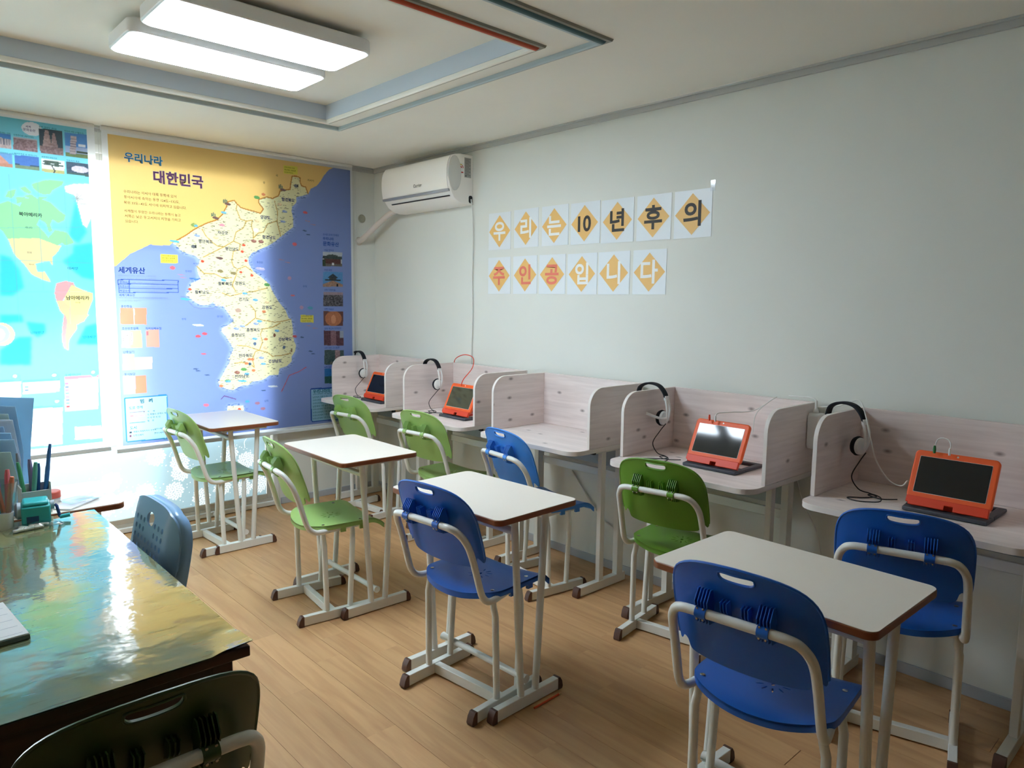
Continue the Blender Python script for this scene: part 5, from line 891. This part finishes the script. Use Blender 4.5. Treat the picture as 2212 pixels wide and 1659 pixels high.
# perforated blue chair at the table's right side
P5 = thing('perforated_chair', 'blue plastic chair with rows of round holes beside teacher table', 'chair', (.372, 2.235, 0), math.radians(181)); P5.scale = (.95,.90,1)
def pf(u, v, w):
    d = max(0, abs(u)-.14); x = -.19-.22*v-.55*max(0,abs(u)-.155)-.10*max(0,v-.36)  ; return (x-w*.98 - (0), u, .44+v)
oh = [(0,0),(.10,0),(.165,.01),(.195,.05),(.205,.15),(.207,.28),(.198,.35),(.165,.395),(.10,.412),(0,.415)]
oh = cat2(oh, 4, False); ol = oh+[(-a,b) for a,b in oh[::-1][1:-1]]
hl = [cat2([(-.032,.372),(0,.382),(.032,.372),(.03,.352),(0,.340),(-.03,.352)], 3), circ(0,.185,.014,12,.02)]
for j in range(12):
    for i in range(8):
        u = -.119+i*.034; v = .055+j*.0268
        if abs(u) < .05 and (v > .30 or abs(v-.185) < .04): continue
        hl.append(circ(u, v, .0085, 8))
sheet(ol, hl, .03, pf, .006).build('backrest', M_pblue, P5, ang=50)
fl_ = MB()
for a, b_ in zip(ol, ol[1:]+ol[:1]):
    p, q = Vector(pf(a[0],a[1],0)), Vector(pf(b_[0],b_[1],0)); e = Vector((-.035,0,-.004)); fl_.add([p,q,q+e,p+e], [(0,1,2,3)])
o = fl_.build('backrest_flange', M_pblue, P5, ang=50); so_ = o.modifiers.new('s','SOLIDIFY'); so_.thickness = .004
sheet(rrect(-.19,-.19,.20,.19,.06), [], .04, lambda u,v,w: (u, v, .445+.3*u*u*.5+w), .006).build('seat', M_pblue, P5, ang=50)
for a in (-.15,.15):
    for b_ in (-.16,.16): MB().tube([(a*1.1,b_*1.1,0),(a,b_,.44)], .011, 10).build('leg', mat('chair_grey_leg', rgb(150,152,155), .4, metal=.5), P5)

# ------------------------------------------------------------------ things on the teacher table
def at(x, y): return (x, y, ZT)
# hand-cranked sharpener
S = thing('pencil_sharpener', 'teal desktop pencil sharpener with a crank, beside cups', 'sharpener', at(.395, 2.655), math.radians(-8)); S.scale = (.8,.8,.8)
M_tq = mat('teal_plastic', rgb(60,186,190), .3)
MB().box(-.035,-.055,0,.062,.055,.078).build('body', M_tq, S, bevel=.006); MB().box(-.030,-.050,.078,.057,.050,.094).build('top', M_tq, S, bevel=.008)
MB().lathe([(0,0),(.032,0),(.034,.012),(.022,.020),(0,.021)], (-.035,-.01,.058), 20, M=Matrix.Rotation(-PI/2,4,'Y')).build('pencil_gate', mat('grey_gate', rgb(170,186,196), .4), S)
MB().box(-.0185,-.0565,.006,.022,-.0545,.040).build('shavings_window', mat('navy_window', rgb(36,80,120), .2), S)
MB().lathe([(0,0),(.018,0),(.018,.014),(0,.014)], (.062,-.005,.066), 16, M=Matrix.Rotation(PI/2,4,'Y')).build('crank_hub', mat('grey_hub', rgb(190,200,210), .4), S)
cr_ = MB().tube([(.078,-.005,.066),(.084,-.008,.060),(.092,-.012,.020),(.094,-.012,.014)], .006, 8).build('crank', mat('navy_crank', rgb(40,70,130), .4), S)
MB().tube([(.092,-.012,.014),(.128,-.014,.018)], .008, 10).build('crank_knob', M_tq, cr_)
def pens(parent, L):
    for i, (a, b, h_, lx, ly, c, r) in enumerate(L):
        o = MB().tube([(a,b,.012),(a+lx*.85,b+ly*.85,.012+h_*.88),(a+lx,b+ly,.012+h_)], [r,r,r*.7], 8).build('pen', mat('pen_ink', rgb(*c), .4)); return_ = o
        o.parent = None; o.location = parent.location; o.scale = parent.scale; tag(o, PEN.pop(0), 'pen', 'pens and markers in the cups')
PEN = ['orange marker leaning left in the clear-topped cup','pink marker upright in the clear-topped cup','salmon marker at front of clear-topped cup','purple pen with yellow cap behind the clear-topped cup','teal marker leaning in the clear-topped cup',
 'green pen leaning in the white pen box','mint ruler-like pen in the white pen box','grey pen at left of the white pen box','tall blue pen leaning right above the white pen box','navy marker in middle of the white pen box','dark pen at right of the white pen box','mauve pen behind the white pen box']
K1 = thing('pen_cup', 'clear-topped pen cup on a white base full of orange markers', 'cup', at(.322, 2.640)); K1.scale = (.85,.85,.9)
MB().lathe([(0,0),(.026,0),(.028,.05),(.029,.058),(0,.058)], (0,0,0), 20).build('base', M_white, K1)
o = MB().lathe([(.0275,.056),(.048,.165),(.0465,.165),(.026,.060)], (0,0,0), 24).build('cup_wall', clear('clear_plastic', (.86,.93,.97,1), .05, .10), K1)
pens(K1, [(.004,.002,.235,-.035,.012,(240,120,90),.009),(.010,.006,.19,.010,.012,(232,130,140),.009),(.006,-.008,.17,.022,-.012,(236,140,110),.009),(-.008,.012,.275,-.005,.03,(110,90,150),.008),(-.012,-.002,.215,-.03,-.012,(30,120,140),.008)])
K2 = thing('pen_box', 'white square pen box behind the sharpener, crowded with pens', 'pen box', at(.420, 2.675), 0)
K2.location = (.425, 2.765, .7415)
MB().box(-.045,-.03,0,.040,.03,.006).box(-.045,-.03,.006,-.041,.03,.095).box(.036,-.03,.006,.040,.03,.105).box(-.041,-.03,.006,.036,-.026,.080).box(-.041,.026,.006,.036,.03,.095).build('box_wall', M_white, K2, bevel=.001)
pens(K2, [(-.025,-.01,.165,-.02,0,(80,170,120),.006),(-.012,-.014,.160,.016,0,(110,190,170),.007),(-.030,.012,.19,-.01,.01,(150,160,180),.006),(.020,-.010,.215,.028,.0,(70,130,200),.006),(.004,.008,.150,.01,.006,(40,90,140),.008),(.024,.010,.150,.02,.004,(50,80,130),.007),(-.005,.018,.165,-.002,.006,(150,130,170),.007)])
# document holder with papers, on the side table
H = thing('file_holder', 'tall stack of loose papers and folders standing at far left', 'papers', (.30, 2.89, .7415), math.radians(-12))
cols = [(176,210,232),(196,222,236),(214,230,224),(170,202,228),(222,232,240),(184,214,232)]
for i in range(9):
    b = MB(); y0 = .10-.022*i; lean = .02+.012*((i*7) % 3); hh = [.385,.36,.335,.31,.32,.30,.28,.26,.22][i]; w_ = [.12,.10,.08,.085,.095,.07,.09,.10,.09][i]
    th_ = .004 if i % 3 else .012
    b.prism([(-.16,0),(w_,0),(w_+.012,hh*.5),(w_+(.03 if i == 0 else -.004),hh*.93),(-.16,hh)], lambda u,v,w, y0=y0, lean=lean: (u, y0+w+v*lean, v), 0, th_)
    b.build('paper_sheaf', transl('paper_tint', rgb(*cols[i % 6]), .6, .03), H)
MB().box(-.17,-.11,-.0005+.001,.10,.14,.004).build('holder_tray', mat('holder_blue', rgb(120,160,196), .3), H)
o = MB().prism([(-.10,.10),(.005,.135),(.022,.112),(-.10,.075)], lambda u,v,w: (u+.29, w+2.735, v+.7415+.095), 0, .003).build('index_card', M_paper); tag(o, 'white lined card with salmon edge stuck before the paper stack', 'card')
# clear bag of erasers
Bg = thing('plastic_bag', 'flat clear plastic bag on teacher table', 'bag', at(.385, 2.585), math.radians(5)); Bg.scale = (.8,.65,.9)
def bagf(u, v, w): return (u, v, .003+.020*max(0,1-(u/.10)**2)*max(0,1-(v/.055)**2)+.002*math.sin(u*90)+w)
sheet(rrect(-.095,-.045,.105,.045,.02), [], .012, bagf, .0006).build('bag_film', clear('bag_plastic', (.93,.96,.98,1), .12, .10), Bg, ang=60)
for i in range(9):
    o = MB().box(-.014,-.007,-.004,.014,.007,.004).build('eraser', mat('eraser_cream', rgb(214,206,186), .7), None, bevel=.003)
    o.location = (.345+.009*i, 2.585+.012*((i % 3)-1)+.001*i, ZT+.0052); o.rotation_euler = (0,0,i*1.1); tag(o, 'cream eraser piece inside the clear bag', 'eraser', 'erasers in clear bag')
# round tin and papers on side table
Tn = thing('round_tin', 'small round white tin with red lid on the side table', 'tin', (.485, 2.865, .7415))
MB().lathe([(0,0),(.028,0),(.028,.020),(0,.020)], (0,0,0), 28).build('tin_body', M_white, Tn); MB().lathe([(0,.020),(.0295,.020),(.0295,.040),(.027,.043),(0,.043)], (0,0,0), 28).build('lid', mat('tin_red', rgb(214,96,80), .4), Tn)
o = MB().box(-.075,-.035,0,.075,.035,.004).build('folded_paper', M_paper); o.location = (.545,2.80,.7418); o.rotation_euler = (0,0,.75); tag(o, 'folded white paper lying on the side table corner', 'paper')
o = sheet(rrect(-.07,-.045,.075,.045,.01), [], .014, lambda u,v,w: (u, v, .006+.004*math.sin(u*60)*math.cos(v*50)+w), .0006).build('zip_bag', clear('zip_plastic', (.94,.95,.98,1), .15, .12)); o.location = (.575,2.82,.747); o.rotation_euler = (0,0,.3); tag(o, 'crumpled clear zip bag on the side table by folded paper', 'bag')
# notebook, roll and green book at the left frame edge
Nb = thing('notebook', 'open lined notebook with teal clip at left edge of teacher table', 'notebook', at(.135, 1.835), math.radians(4))
MB().box(-.13,-.105,0,.10,.12,.010).build('cover', mat('notebook_grey', rgb(110,120,116), .6), Nb, bevel=.001); pg = MB().box(-.128,-.103,.010,.098,.118,.0125).build('page', M_paper, Nb)
ln = MB()
for i in range(5): ln.box(-.12, -.09+.042*i, .0126, .09, -.0893+.042*i, .0128)
for i in range(9): ln.box(-.02+.006*(i % 4), -.07+.008*i, .0126, .01+.007*(i % 3), -.0685+.008*i, .0128)
ln.build('page_lines', mat('faint_line', rgb(170,180,200), .6), pg)
MB().box(.020,-.109,.004,.045,-.098,.0145).build('clip', M_tq, Nb, bevel=.002)
o = MB().tube([(-.12,0,.014),(.045,0,.014)], .0135, 16).build('paper_roll', mat('roll_grey', rgb(196,200,206), .5)); o.location = (.155, 2.00, ZT); o.rotation_euler = (0,0,math.radians(2)); tag(o, 'rolled grey-white paper tube above the notebook', 'paper roll')
o = MB().box(-.11,-.06,0,.05,.07,.028).build('green_book', mat('bright_green_cover', rgb(90,190,60), .3), None, bevel=.001); o.location = (.135, 2.085, ZT); tag(o, 'thick green-covered book at the left edge of teacher table', 'book')
o = MB().lathe([(0,0),(.03,0),(.036,.03),(.034,.03),(.028,.003),(0,.003)], (.285,2.655,ZT), 22).build('white_dish', M_white); tag(o, 'small white dish at the left edge before pen cups', 'dish')
o = MB().box(2.745-.01,0,0,0,0,0).build('x', M_white) if False else None
# pencil on the floor
pn = thing('pencil', 'orange pencil lying on the floor by the middle desk foot', 'pencil', (1.80, 1.722, .0045), math.radians(2))
MB().tube([(-.075,0,0),(.058,0,0)], .0038, 6).build('barrel', mat('pencil_orange', rgb(214,84,36), .4), pn); MB().tube([(.058,0,0),(.072,0,0)], [.0038,.0008], 6).build('tip', mat('pencil_wood', rgb(220,180,130), .6), pn)
